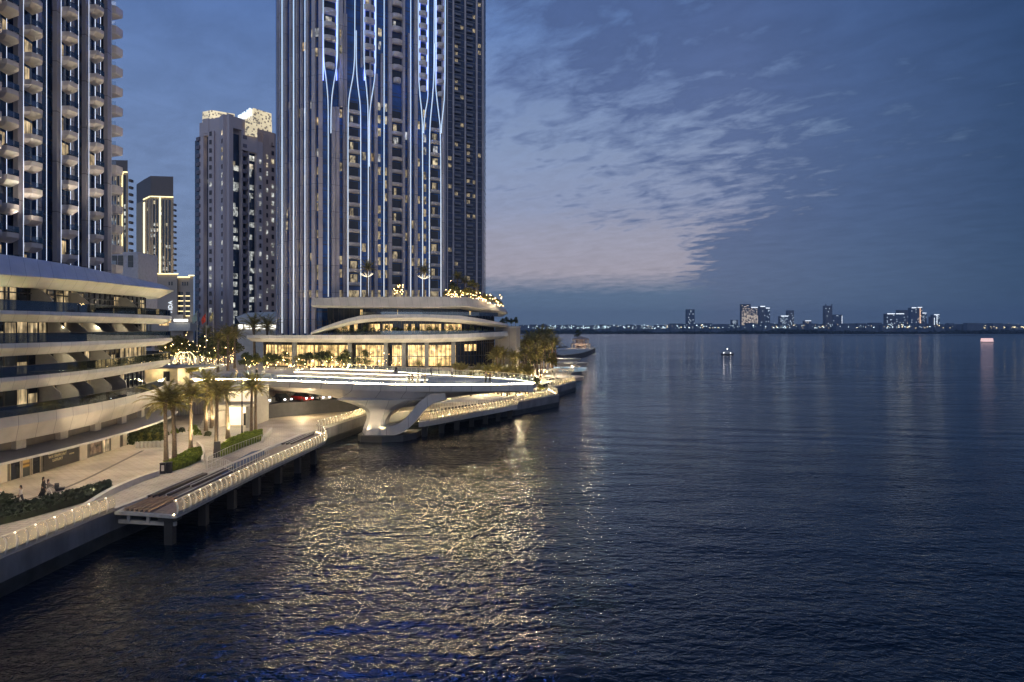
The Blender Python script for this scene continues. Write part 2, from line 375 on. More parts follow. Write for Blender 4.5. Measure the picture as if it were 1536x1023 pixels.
# ---------- water ----------
def water_mat():
    m = bpy.data.materials.new('water'); nt = nodes(m)
    geo = N(nt, 'ShaderNodeNewGeometry'); pos = geo.outputs['Position']
    def ns(scale, detail, sx=1., sy=1., rot=0., dist=0.):
        mp = N(nt, 'ShaderNodeMapping', {'Vector': pos, 'Scale': (sx, sy, 1), 'Rotation': (0, 0, R(rot))})
        return N(nt, 'ShaderNodeTexNoise', {'Vector': mp.outputs[0], 'Scale': scale, 'Detail': detail, 'Roughness': .55, 'Distortion': dist}).outputs[0]
    big = ns(.045, 2, 1, 2.4, 12); mid = ns(.30, 3, .8, 1.8, -14); small = ns(1.15, 3, 1, 1.35, 8, .5); fine = ns(4.2, 2)
    patch = ramp(nt, ns(.012, 3, .5, 1.6, 8), [(.38, (.55,)*3), (.62, (1.25,)*3)])
    h = math_(nt, 'ADD', math_(nt, 'MULTIPLY', big, .7), math_(nt, 'MULTIPLY', mid, .24))
    h = math_(nt, 'ADD', h, math_(nt, 'MULTIPLY', patch, math_(nt, 'ADD', math_(nt, 'MULTIPLY', small, .23), math_(nt, 'MULTIPLY', fine, .016))))
    mpw = N(nt, 'ShaderNodeMapping', {'Vector': pos, 'Rotation': (0, 0, R(-74))})
    wv_ = N(nt, 'ShaderNodeTexWave', {'Vector': mpw.outputs[0], 'Scale': .045, 'Distortion': 3.5, 'Detail': 2., 'Detail Scale': .35})
    wm = ramp(nt, ns(.006, 2, .6, 1.8, -20), [(.5, (0,)*3), (.62, (1,)*3)])
    h = math_(nt, 'ADD', h, math_(nt, 'MULTIPLY', math_(nt, 'MULTIPLY', wv_.outputs['Fac'], wm), .26))
    bp = N(nt, 'ShaderNodeBump', {'Height': h, 'Strength': 1., 'Distance': 1.})
    spw = N(nt, 'ShaderNodeSeparateXYZ', {'Vector': pos}); rg = ramp(nt, math_(nt, 'DIVIDE', spw.outputs[1], 2000.), [(.05, (.03,)*3), (.25, (.09,)*3), (1, (.2,)*3)])
    b = N(nt, 'ShaderNodeBsdfPrincipled', {'Base Color': (.0005, .007, .017, 1), 'Roughness': rg, 'IOR': 1.35, 'Normal': bp.outputs[0]})
    out(nt, b.outputs[0]); return m
mb = MB(); mb.quad((-6000, -300, 0), (7000, -300, 0), (7000, 2600, 0), (-6000, 2600, 0))
struct(mb.build('sea_water', water_mat()))

# ---------- land ----------
def ground_mat(name, base, tile, joint=.5):
    m = bpy.data.materials.new(name); nt = nodes(m)
    geo = N(nt, 'ShaderNodeNewGeometry')
    br = N(nt, 'ShaderNodeTexBrick', {'Vector': geo.outputs['Position'], 'Color1': (*[c*.93 for c in base], 1), 'Color2': (*[c*1.06 for c in base], 1), 'Mortar': (*[c*joint for c in base], 1), 'Scale': 1/tile, 'Mortar Size': .017})
    nz = N(nt, 'ShaderNodeTexNoise', {'Vector': geo.outputs['Position'], 'Scale': .25, 'Detail': 6.})
    v = ramp(nt, nz.outputs[0], [(.3, (.66,)*3), (.5, (1.,)*3), (.7, (1.14,)*3)])
    c = mix(nt, 1., br.outputs[0], v, 'MULTIPLY')
    b = N(nt, 'ShaderNodeBsdfPrincipled', {'Base Color': c, 'Roughness': .6}); out(nt, b.outputs[0]); return m
PAVE = ground_mat('paving', (.42, .36, .28), 2.0); PLAZA = ground_mat('plaza_paving', (.50, .46, .40), 1.5)
ASPH = mat('asphalt', (.055, .055, .06), .85, noise=.2)
DECKM = mat('deck_boards', (.24, .17, .12), .6, noise=.3, nscale=3, stretch=(1, 1, 1))
shore = [(-35, -40), (-34.2, 45), (-33.6, 57.1), (-33.2, 60), (-31.5, 75), (-30.2, 98), (-29.0, 102.5), (-25.8, 121), (-19, 126), (-13, 128), (0.6, 140.5), (10.8, 157), (10.5, 160), (9.5, 172), (18.3, 196), (18, 199), (16.5, 222), (25.6, 250), (25.2, 254), (24, 278), (29.6, 297), (29.2, 302), (22, 330), (22, 400), (-60, 900), (-600, 1900), (-1500, 2000), (-1500, -40)]
mb = MB(); mb.prism([tuple(p) for p in shore], -3, 2.6)
struct(mb.build('promenade', PAVE))
# sea wall facing: dry concrete above, wet weed-dark band below
WETW = mat('wet_wall', (.035, .037, .035), .5, noise=.5, nscale=.8, bump=.5); DRYW = mat('dry_wall', (.17, .165, .165), .8, noise=.25, nscale=.6, bump=.3, stretch=(1, 1, .3))
wv = MB(); dv = MB()
for a, b in zip(shore[:23], shore[1:24]): wv.slab(a, b, -2.9, 1.0, .01, .05); dv.slab(a, b, 1.0, 2.56, .005, .04)
struct(wv.build('quay_wall', WETW)); struct(dv.build('quay_wall', DRYW))
# kerb line on top of the sea wall, and the dark line along the promenade
kb = MB()
cs = shore[:24]
for a, b in zip(cs[:-1], cs[1:]):
    kb.slab(b, a, 2.55, 2.72, 0.02, -.45) if False else kb.slab(a, b, 2.604, 2.75, 0.03, -.5)
struct(kb.build('quay_kerb', PALE))
dl = MB(); line = smooth([G(0, 757)[:2], G(70, 742)[:2], G(120, 722)[:2], G(170, 697)[:2], G(212, 676)[:2]], 2)
for a, b in zip(line[:-1], line[1:]): dl.slab(a, b, 2.604, 2.612, 0, .35)
struct(dl.build('drain_channel', mat('drain', (.12, .10, .08), .8)))

# upper plaza, z 8.6
plaza = [(-200, 112), (-64, 112), (-60, 118), (-54, 125), (-44, 124), (-38, 131), (-30, 140), (-16, 150), (-8, 152), (-3, 160), (-1, 176), (-6, 200), (-14, 320), (-200, 320)]
mb = MB(); mb.prism(plaza, 2.3, 8.6); struct(mb.build('upper_plaza', PLAZA))
# road with the car park between the retaining wall and the bridge
road = [(-47, 118), (-44.5, 111.5), (-40, 118), (-33, 124), (-25, 129), (-22, 135), (-30, 139.8), (-38, 130.8), (-44, 123.8)]
mb = MB(); mb.prism(road, 2.4, 5.0); struct(mb.build('parking_road', ASPH))
# hinterland behind everything
mb = MB(); mb.prism([(-1400, 330), (-14, 330), (-40, 600), (-500, 1800), (-1400, 1900)], 2.4, 8.4); struct(mb.build('hinterland', ASPH))

# ---------- curved retaining wall ----------
rw = smooth([G(372, 642)[:2], G(386, 636)[:2], G(405, 626)[:2], G(430, 619)[:2], G(470, 614)[:2], G(520, 612)[:2], G(560, 606)[:2]], 2)
mb = MB()
for a, b in zip(rw[:-1], rw[1:]): mb.slab(a, b, 2.5, 5.9, 0, -.35)
tag(mb.build('retaining_wall', panels('board_concrete', (.36, .34, .30), 2.4, .8)), 'curved pale concrete retaining wall under the bridge holding up the car park', 'wall')

# ---------- bridge ----------
near = [(-57.5, 112), (-54, 117.6), (-50, 119.8), (-45, 119.2), (-38, 116.2), (-29.8, 112.6), (-22, 109.6), (-13.5, 108.2), (-5, 108.6), (3.4, 110)]
near = smooth(near, 1)
far = [(3.9, 112), (1.5, 118), (-3, 123), (-8, 126.5), (-16, 133), (-25, 141), (-36, 150), (-52, 150), (-60, 140)]
BW = panels('bridge_white', (.50, .465, .43), 3.4, .42)
br = thing('footbridge', 'wide white sculptural footbridge curving out over the water on a forked pier', 'bridge', (0, 0, 0))
# deck + girder as one lofted body: the soffit drops towards the pier
deckp = [(x, y) for x, y in near]+far
mb = MB(); mb.prism(deckp, 8.2, 8.95); mb.build('deck', BW, br)
dm = MB(); dm.prism([(x, y) for x, y in offset(near, -.45)]+[(x-.3, y-.3) for x, y in far], 8.954, 8.97); dm.build('deck_paving', mat('bridge_paving', (.46, .42, .37), .5, noise=.1), br)
# soffit depth by position along the near edge (photo: haunch over the pier)
depth = [(-57.5, 6.6), (-50, 6.7), (-40, 6.9), (-33, 6.6), (-26, 5.2), (-22, 4.6), (-17, 5.0), (-12, 6.4), (-6, 7.2), (3.4, 8.0)]
rings = []
for i, (x, y) in enumerate(near):
    zb = lerp_list(depth, x)[0]; n = nrm(near, i)
    def q(o_, z): return (x+n[0]*o_, y+n[1]*o_, z)
    inn = -14 if x < -40 else (-12 if x < -8 else -12+9.5*(x+8)/11.4)
    rings.append([q(-.05, 8.95), q(.12, 8.75), q(.05, 7.9), q(-.8, min(7.6, (zb+8)/2+.1)), q(-2.6, zb), q(inn, zb+.2), q(inn, 8.2)])
mb = MB(); mb.loft(rings, closed=True, caps=True); mb.build('girder', BW, br, smooth=False)
# stepped terraces on the deck with light strips
for k, (o0, x0, x1) in enumerate([(-9.5, -47, -13), (-15.5, -46, -16), (-22, -46, -20)]):
    c = [p for p in offset(near, o0) if x0 <= p[0] <= x1]
    t_ = MB(); l_ = MB()
    for a, b in zip(c[:-1], c[1:]):
        t_.slab(a, b, 8.9, 9.15+.28*k, 0, -1.6)
        l_.slab(a, b, 9.02+.28*k, 9.09+.28*k, .03, .03)
    t_.build('terrace_step', BW, br); l_.build('terrace_light_strip', emit('strip_bridge', (1, .82, .52), 14.), br)
l_ = MB(); e_ = MB(); c = offset(near, -.3)
for a, b in zip(c[:-1], c[1:]): e_.slab(a, b, 9.0, 9.07, 0, .06)
c = far[:-2]
for a, b in zip(c[:-1], c[1:]): l_.slab((a[0]-.2, a[1]-.2), (b[0]-.2, b[1]-.2), 9.02, 9.10, 0, .08)
l_.build('edge_light_strip', MATS['strip_bridge'], br)
e_.build('edge_light_strip', emit('strip_edge', (1, .78, .44), 420.), br)
# pier: trunk and the two arms of the fork, leaning ribbon
def ribbon(pts, wds, ths):  # pts along the rib (x,y,z); wds across Y, ths in the X-Z plane
    rings = []
    for i, p in enumerate(pts):
        a = pts[max(i-1, 0)]; b = pts[min(i+1, len(pts)-1)]
        d = Vector((b[0]-a[0], 0, b[2]-a[2])).normalized(); n = Vector((d.z, 0, -d.x))
        h = ths[i]/2; wv = wds[i]/2
        rings.append([(p[0]+n.x*h, p[1]-wv, p[2]+n.z*h), (p[0]-n.x*h, p[1]-wv, p[2]-n.z*h), (p[0]-n.x*h, p[1]+wv, p[2]-n.z*h), (p[0]+n.x*h, p[1]+wv, p[2]+n.z*h)])
    return rings
yb = 112.0
pm = MB(); trunk = smooth([(-22.3, yb-1.0, .9, 5.2, 3.4), (-22.0, yb-1, 2.4, 5.0, 3.3), (-21.7, yb-.6, 3.6, 5.2, 3.0), (-21.3, yb, 4.8, 6.5, 4.2), (-21, yb+.4, 5.8, 8.5, 8.5), (-21, yb+.6, 6.6, 9.5, 14)], 2)
rings = []
for (x, y, z, wy, wx) in trunk:
    rings.append([(x-wx/2, y-wy/2*.8, z), (x-wx/2*.6, y-wy/2, z), (x+wx/2*.6, y-wy/2, z), (x+wx/2, y-wy/2*.8, z), (x+wx/2, y+wy/2, z), (x-wx/2, y+wy/2, z)])
pm.loft(rings); pm.build('trunk', BW, br, smooth=False)
am = MB()
arm = smooth([(-20.9, yb-1.2, 1.55), (-19.0, yb-1.2, 1.6), (-17.2, yb-1.1, 2.3), (-15.6, yb-.8, 4.0), (-14.4, yb-.4, 5.6), (-12.6, yb, 6.9), (-10.6, yb, 7.3)], 2)
n_ = len(arm); am.loft(ribbon(arm, [4.6+2.2*i/n_ for i in range(n_)], [1.5]*n_)); am.build('arm', BW, br)
am = MB()
arm = smooth([(-22.5, yb+8, 2.4), (-20.5, yb+8, 3.6), (-19, yb+8, 5.2), (-16, yb+7.6, 6.4), (-13.5, yb+7, 6.9)], 2)
n_ = len(arm); am.loft(ribbon(arm, [2.2]*n_, [1.0]*n_)); am.build('arm', BW, br)
fm = MB(); foot = [(-24.6, 109.0), (-23.8, 107.6), (-20.5, 107.2), (-17.3, 108.2), (-15.6, 111), (-15.2, 114.5), (-24.6, 114.5)]
fm.prism(foot, -2, 1.0); fm.build('footing', mat('wet_concrete', (.06, .055, .05), .5), br)
# balustrade: glass with thin posts and rail along both edges of the deck
def balustrade(name, curve, z, h, parent=None, label=None, cat='railing', step=2.0, post=.05, gm=None, hand=.05, pm_=None):
    root = parent if parent is not None else thing(name, label, cat, (curve[0][0], curve[0][1], z))
    if parent is None: root.location = (0, 0, 0)
    g = MB(); r = MB()
    for a, b in zip(curve[:-1], curve[1:]):
        if math.dist(a[:2], b[:2]) < .01: continue
        g.slab(a, b, z+.08, z+h-.06, 0, .02); r.slab(a, b, z+h-.04, z+h+.02, -.03, .08)
    g.build('glass_panel', gm or CLEARB, root); r.build('handrail', pm_ or STEEL, root)
    ps = []
    for (x, y, a) in along(curve, step): m_ = MB(); m_.box(x, y, z, post, post, h, a); ps.append(m_)
    many('post', ps, pm_ or STEEL, root, cap=60)
    return root
balustrade('bridge_balustrade', offset(near, -.15)[3:], 8.97, 1.15, label='long glass balustrade with thin posts along the near edge of the white footbridge', step=1.5)
balustrade('bridge_balustrade', [(x-.35, y-.3) for x, y in far[:7]], 8.97, 1.15, label='glass balustrade along the far landward edge of the white footbridge', step=1.5)

# ---------- quay railings: ribbed leaning ribbons ----------
def mesh_panel_mat():
    m = bpy.data.materials.new('rail_mesh'); nt = nodes(m)
    geo = N(nt, 'ShaderNodeNewGeometry'); sp = N(nt, 'ShaderNodeSeparateXYZ', {'Vector': geo.outputs['Position']})
    a = math_(nt, 'ADD', sp.outputs[0], sp.outputs[1]); t = math_(nt, 'FRACT', math_(nt, 'MULTIPLY', a, 9.))
    k = math_(nt, 'LESS_THAN', t, .42)
    b = N(nt, 'ShaderNodeBsdfPrincipled', {'Base Color': (.62, .56, .44, 1), 'Roughness': .4, 'Metallic': .4}); tr = N(nt, 'ShaderNodeBsdfTransparent')
    tl = N(nt, 'ShaderNodeBsdfTranslucent', {'Color': (.7, .62, .45, 1)}); b2 = N(nt, 'ShaderNodeMixShader', {0: .5, 1: b.outputs[0], 2: tl.outputs[0]})
    x = N(nt, 'ShaderNodeMixShader', {0: math_(nt, 'MULTIPLY_ADD', k, .5, .22), 1: tr.outputs[0], 2: b2.outputs[0]}); out(nt, x.outputs[0]); return m
PLAMP = emit('post_lamp_glow', (1, .82, .55), 9.); RMESH = mesh_panel_mat(); RPOST = mat('rail_post', (.75, .70, .60), .4); STRIP = emit('rail_strip', (1, .76, .42), 34.)
def quay_rail(label, curve, z, step=.95, h=1.2, lean=.26, group='ribbed quay railings'):
    root = thing('quay_railing', label, 'railing', (0, 0, 0), group=group)
    prof = [(0, 0), (.22, .30), (.24, .62), (.10, .98), (-.22, h)]
    g = MB(); r = MB(); s = MB()
    o = [offset(curve, p[0]*lean/.45) for p in prof]
    for j in range(len(prof)-1):
        for i in range(len(curve)-1):
            g.quad((*o[j][i][:2], z+.1*(j == 0)+prof[j][1]), (*o[j][i+1][:2], z+.1*(j == 0)+prof[j][1]), (*o[j+1][i+1][:2], z+prof[j+1][1]), (*o[j+1][i][:2], z+prof[j+1][1]))
    r.tube([(*p[:2], z+h+.03) for p in o[-1]], .045, 6)
    kp = MB()
    for a, b in zip(curve[:-1], curve[1:]): kp.slab(a, b, z, z+.24, .0, .04)
    kp.build('kick_plate', STEEL, root)
    sc2 = [tuple(p[:2]) for p in offset(curve, -.14)]; sc2[0] = tuple(Vector(sc2[0]).lerp(Vector(sc2[1]), .12)); sc2[-1] = tuple(Vector(sc2[-1]).lerp(Vector(sc2[-2]), .12)); s.tube([(*p, z+.06) for p in sc2], .035 if len(curve) > 3 else .012, 4)
    g.build('mesh_panel', RMESH, root); r.build('handrail', STEEL, root); s.build('light_strip', STRIP, root)
    ps = []
    for (x, y, a) in along(curve, step, .2):
        nx, ny = math.sin(a), -math.cos(a); tx, ty = math.cos(a), math.sin(a); m_ = MB(); rings = []
        for (po, pz), wdt in zip(prof, (.24, .18, .14, .12, .10)):
            po = po*lean/.45
            rings.append([(x+nx*(po+.07)+tx*.03, y+ny*(po+.07)+ty*.03, z+pz), (x+nx*(po+.07)-tx*.03, y+ny*(po+.07)-ty*.03, z+pz),
                          (x+nx*(po+.07-wdt)-tx*.03, y+ny*(po+.07-wdt)-ty*.03, z+pz), (x+nx*(po+.07-wdt)+tx*.03, y+ny*(po+.07-wdt)+ty*.03, z+pz)])
        m_.loft(rings); ps.append(m_)
    ps.sort(key=lambda m_: m_.v[0][1])
    many('post', ps, RPOST, root, cap=90)
    tl = []
    for (x, y, a) in along(o[-1], step*2, .2): tl.append(MB().box(x+math.sin(a)*.10, y-math.cos(a)*.10, z+h-.02, .07, .07, .05))
    tl.sort(key=lambda m_: m_.v[0][1]); many('post_lamp', tl, PLAMP, root, cap=50)
    return root
q1 = [(-34.6, 22), (-34.2, 45), (-33.8, 54), (-33.4, 57.3)]
quay_rail('ribbed steel railing on the concrete quay wall at the lower left corner', q1, 2.75)
# left deck on piles
dk_out = smooth([G(262, 774)[:2], G(272, 770)[:2], G(330, 740)[:2], G(400, 705)[:2], G(450, 682)[:2], G(487, 664)[:2], G(489, 660)[:2]], 1)
quay_rail('ribbed steel railing along the outer edge of the stepped timber deck', dk_out, 2.62)
quay_rail('short ribbed steel railing turning inward at the end of the timber deck', [G(489, 660)[:2], G(485, 652)[:2], G(474, 648)[:2]], 2.62)
quay_rail('ribbed steel railing on the quay wall left of the bridge pier', [(-29.3, 103), (-27.5, 111), (-25.9, 120.5), (-22, 124)], 2.75)
DK = thing('timber_deck', 'stepped timber viewing deck on dark piles beside the palm promenade', 'deck')
deck_poly = [(-33.3, 57.2), (-30.6, 56.7), (-27.9, 56.0)]+[tuple(p) for p in dk_out[1:]]+[(-28.5, 101), (-30.3, 98), (-31.5, 75), (-33.2, 60)]
mb = MB(); mb.prism(deck_poly, 2.36, 2.605); mb.build('slab', CONC, DK)
mb = MB(); ins = [(-33.0, 57.6), (-28.2, 56.5)]+[(p[0]-.25, p[1]) for p in dk_out[1:-1]]+[(-27.9, 99.5), (-29.9, 97), (-31.1, 75), (-32.8, 60.2)]
mb.prism(ins, 2.61, 2.635); mb.build('deck_boards', DECKM, DK)
def run(m_, x0, y0, x1, y1, z0, z1, w_):
    n = 5; c = [(x0+(x1-x0)*i/n, y0+(y1-y0)*i/n) for i in range(n+1)]
    for a, b in zip(c[:-1], c[1:]): m_.slab(a, b, z0, z1, 0, w_)
mat('dark_timber', (.045, .028, .02), .6); mat('edge_timber', (.42, .27, .17), .6)
for k in range(6):   # open stepped slats at the near end
    d_ = MB(); run(d_, -32.5+.46*k, 57.5-.12*k, -32.3+.42*k, 61.6, 2.64, 2.70, .26); d_.build('step', MATS['dark_timber'], DK)
    d_ = MB(); run(d_, -32.5+.46*k, 57.4-.12*k, -32.3+.42*k, 61.6, 2.64, 2.86, -.10); d_.build('step', MATS['edge_timber'], DK)
for x0, y0, x1, y1, hh, w_ in ((-32.75, 61.4, -32.2, 71, 2.95, .55), (-31.6, 62.5, -31.3, 74, 2.80, .30), (-31.0, 66, -30.7, 75, 2.80, .22), (-30.2, 61, -29.6, 79.5, 2.80, .30), (-29.4, 61, -28.7, 79.5, 2.76, .22),
                              (-30.4, 90, -29.6, 97.5, 2.82, .25), (-29.8, 90, -29.1, 98, 2.82, .22), (-29.2, 90, -28.7, 98.5, 2.82, .2)):
    d_ = MB(); run(d_, x0, y0, x1, y1, 2.64, hh, w_); d_.build('step', MATS['dark_timber'], DK)
    d_ = MB(); run(d_, x0, y0, x1, y1, 2.64, hh+.02, -.12); d_.build('step', PALE, DK)
pl = []
for (x, y, a) in along(dk_out, 5.6, 1.0):
    m_ = MB(); m_.box(x-1.0, y, -3, .7, .7, 5.0); m_.box(x-1.0, y, 2.0, 1.5, 1.0, .36); pl.append(m_)
many('pile', pl, mat('dark_pile', (.028, .026, .025), .7), DK)
bm = MB(); bm.slab((-33.2, 57.5), (-28.0, 56.6), 1.55, 1.85, -.35, .3); bm.box(-32.2, 57.4, 1.7, .25, .25, .55); bm.box(-30.4, 57.1, 1.7, .25, .25, .55); bm.build('beam', CONC, DK)
# sunken blue ramp with its own railings
def gp(*pts, z=2.64): return [G(x, y, z)[:2] for x, y in pts]
ramp_poly = gp((322, 708), (349, 717), (352, 704), (398, 681), (396, 674), (378, 678))
mb = MB(); mb.prism(ramp_poly, 2.645, 2.70); mb.build('ramp_surface', mat('blue_rubber', (.03, .055, .12), .7), DK)
RL = [gp((310, 706), (311, 700), (345, 683), (393, 664)), gp((311, 706), (330, 700), (350, 710)), gp((350, 710), (380, 697), (405, 683)), gp((393, 664), (412, 672))]
LB = ['thin grey railing on the landward side of the sunken blue ramp', 'short thin grey railing across the near end of the sunken blue ramp', 'thin grey railing on the water side of the sunken blue ramp', 'short thin grey railing across the far end of the sunken blue ramp']
for c, lb in zip(RL, LB):
    root = thing('ramp_railing', lb, 'railing', group='thin railings round the sunken ramp')
    h = MB(); h.tube([(*p, 3.72) for p in c], .03, 5); h.tube([(*p, 2.85) for p in c], .02, 4); h.build('handrail', STEEL, root)
    many('baluster', [MB().box(x, y, 2.68, .035, .035, 1.05) for (x, y, a) in along(c, .75)], STEEL, root)

# right deck, under and right of the bridge
dr_out = smooth([G(628, 633)[:2], G(640, 632)[:2], G(700, 621)[:2], G(745, 613)[:2], G(776, 607)[:2]], 1)
DR = thing('concrete_deck', 'long pale deck on piles below the bridge arm with seats along it', 'deck')
dp = [tuple(p) for p in dr_out]+[(0.6, 140.5), (-13, 128), (-16, 124)]
mb = MB(); mb.prism(dp, 1.75, 2.62); mb.build('slab', PALE, DR)
many('pile', [MB().box(x-.2, y+.9, -3, .9, .9, 4.9).box(x-.2, y+.9, 1.45, 1.2, 1.2, .32) for (x, y, a) in along(dr_out, 4.4, 1.2)], MATS['dark_pile'], DR)
quay_rail('ribbed steel railing on the outer edge of the pale deck right of the pier', dr_out, 2.64, step=1.0)
quay_rail('short ribbed steel railing closing the right end of the pale deck', [G(776, 607)[:2], G(770, 600)[:2]], 2.64, step=1.2)
quay_rail('ribbed steel railing on the first rounded quay corner beyond the bridge tip', [(1.5, 141.5), (10.4, 156.6), (10.2, 160), (9, 171)], 2.75, step=1.5)
quay_rail('ribbed steel railing on the second rounded quay corner beyond the bridge', [(9.6, 173), (17.9, 195.6), (17.6, 199), (16.4, 220)], 2.75, step=2.)
quay_rail('ribbed steel railing on the third rounded quay corner beyond the bridge', [(16.6, 224), (25.2, 249.6), (24.8, 254), (23.7, 276)], 2.75, step=2.4)
# =============== terraced building on the left ===============
rnd = random.Random(11)
LC = smooth([(-62, 24), (-54, 40), (-49.5, 54), (-47.6, 64), (-46.9, 71), (-47.3, 78), (-48.6, 87), (-50.0, 95), (-50.6, 100), (-52, 104), (-56, 108), (-64, 110), (-80, 110)], 2)
LB_ = thing('terraced_building', 'terraced building with wide pale curved balcony bands left of the promenade', 'building')
def band(curve, z_top, z_mid, z_bot, inset=6.0, nose=0.0, top_in=.35, bot_in=1.1):
    """z_* are numbers or functions of the plan point"""
    g = lambda z, p: z(p) if callable(z) else z
    rings = []
    o_top, o_mid, o_bot, o_in = offset(curve, nose-top_in), offset(curve, nose), offset(curve, nose-bot_in), offset(curve, -inset)
    for i, p in enumerate(curve):
        zt, zm, zb = g(z_top, p), g(z_mid, p), g(z_bot, p)
        rings.append([(*o_in[i], zt-.25), (*offset_pt(o_top[i], o_in[i], .5), zt-.02), (*o_top[i], zt), (*o_mid[i], zm), (*o_bot[i], zb), (*o_in[i], zb+.05)])
    return MB().loft(rings)
def offset_pt(a, b, d):
    v = Vector((b[0]-a[0], b[1]-a[1])); v.normalize(); return (a[0]+v.x*d, a[1]+v.y*d)
Yr = lambda p, a, b: a+(b-a)*max(0, min(1, (p[1]-64)/36))
WHG = panels('white_cladding_top', (.46, .44, .42), 1.9, .5)
band(LC, lambda p: Yr(p, 25.0, 24.4), lambda p: Yr(p, 22.95, 23.6), lambda p: Yr(p, 22.05, 22.5), 9, .6, 1.3, 1.9).build('parapet_band', WHG, LB_)
band(LC, lambda p: Yr(p, 19.65, 19.8), 19.3, 18.6, 4, .5, .2, 1.2).build('balcony_band', WHITE, LB_)
band(LC, lambda p: Yr(p, 16.55, 16.5), 16.1, lambda p: Yr(p, 15.3, 15.5), 4, .5, .1, 1.2).build('balcony_band', WHITE, LB_)
band(LC[:44], lambda p: 13.35, 12.95, lambda p: Yr(p, 11.95, 12.2), 4, .2, .1, 1.1).build('balcony_band', WHITE, LB_)
LF = smooth([(-62, 24), (-54, 40), (-49.5, 54), (-47.8, 64), (-46.9, 71), (-46.8, 78), (-47.8, 87), (-49.6, 95), (-51.6, 101), (-53.6, 106), (-55.2, 112), (-55, 117), (-53.8, 118.5)], 2)
Yf = lambda p, a, b: a+(b-a)*max(0, min(1, (p[1]-64)/50))
band(LF, lambda p: Yf(p, 9.95, 9.35), lambda p: Yf(p, 8.6, 8.8), lambda p: Yf(p, 6.95, 6.85), 7, .1, .25, 1.2).build('fascia_band', panels('fascia_cladding', (.56, .51, .44), 2.6, .42), LB_)
# glazing behind the bands
LG = offset(LC, -3.2)[:-2]
mb = MB()
body = [tuple(p) for p in LG]+[(-80, 104), (-120, 104), (-120, 24)]
mb.prism(body, 8.0, 24.0); mb.build('glazing', GLD, LB_)
mb = MB()
for (x, y, a) in along(LG, 1.5): mb.box(x+math.sin(a)*.06, y-math.cos(a)*.06, 8.6, .07, .12, 14.2, a)
o = mb.build('mullion', DARK, LB_); o['kind'] = 'stuff'
mb = MB()
for zz in (12.2, 15.5, 18.7, 21.6):
    for a, b in zip(LG[:-1], LG[1:]): mb.slab(a, b, zz-.08, zz+.06, .05, .08)
mb.build('transom', DARK, LB_)
mbs = []
for (p0, p1, z0, z1) in [(-6, 11, 19.7, 22.1), (14, 25, 19.7, 22.1), (57.5, 69, 19.7, 22.2), (70, 79, 19.7, 22.0), (95.5, 103, 19.7, 22.2), (105, 114, 19.7, 22.2), (171, 188, 19.7, 22.1), (58, 69, 16.4, 18.8), (70, 80, 16.4, 18.6), (96, 107, 16.4, 18.7), (69, 80, 13.3, 14.7), (96, 100, 13.3, 15.3), (60, 71, 9.9, 12.2), (78, 82, 9.9, 12.2), (130, 137, 9.9, 12.2), (150, 160, 13.2, 14.8), (210, 216, 19.7, 22), (211, 217, 16.4, 18.7), (188, 200, 13.2, 15.6), (203, 214, 13.2, 15.6), (215, 224, 13.2, 15.6)]:
    a = ray(p0, LG)[:2]; b = ray(p1, LG)[:2]
    k = max(1, int(math.dist(a, b)/1.3))
    for j in range(k):
        u = (a[0]+(b[0]-a[0])*(j+.04)/k, a[1]+(b[1]-a[1])*(j+.04)/k); v = (a[0]+(b[0]-a[0])*(j+.96)/k, a[1]+(b[1]-a[1])*(j+.96)/k)
        mbs.append(MB().slab(u, v, z0, z1, .02, .03))
for zz in (9.95, 13.3, 16.45, 19.75):
    for (x, y, a) in along(LG, 1.5, .75):
        if 56 < y < 103 and rnd.random() < (.40 if y < 74 else .48):
            u = (x-math.cos(a)*.65, y-math.sin(a)*.65); v = (x+math.cos(a)*.65, y+math.sin(a)*.65); mbs.append(MB().slab(u, v, zz, zz+rnd.choice((1.2, 2.1, 2.3)), .02, .025))
many('lit_window', mbs, LITW, LB_)
# privacy screens between the terraces: folded grey wedges
sc_ = []
SCR = mat('grey_screen', (.17, .165, .16), .5, noise=.08)
for zz, pxs in ((19.75, (92, 146, 216)), (16.45, (118, 144, 168, 186, 206, 222)), (13.3, (100, 126, 146, 178)), (9.95, (104, 130, 152, 178, 200))):
    for px in pxs:
        x, y, i = ray(px, LC); n = nrm(LC, i); t = (-n[1], n[0]); m_ = MB(); h = 1.9
        rings = []
        for s_ in (-.08, .08):
            rings.append([(x-n[0]*d+t[0]*s_, y-n[1]*d+t[1]*s_, zz+z_) for d, z_ in ((3.2, 0), (3.2, h+.4), (2.2, h+.4), (.9, h*.62), (.7, 0))])
        m_.loft(rings); sc_.append(m_)
many('privacy_screen', sc_, SCR, LB_)
# glass balustrades on each band
for zz, c in ((19.65, LC), (16.5, LC), (13.35, LC[:44]), (9.6, LF[:36])):
    g = MB(); h = MB(); cc = offset(c, .2)[8:]
    for a, b in zip(cc[:-1], cc[1:]): g.slab(a, b, zz, zz+1.0, 0, .02); h.slab(a, b, zz+1.0, zz+1.04, -.02, .05)
    g.build('glass_balustrade', CLEAR, LB_); h.build('handrail', DARK, LB_)
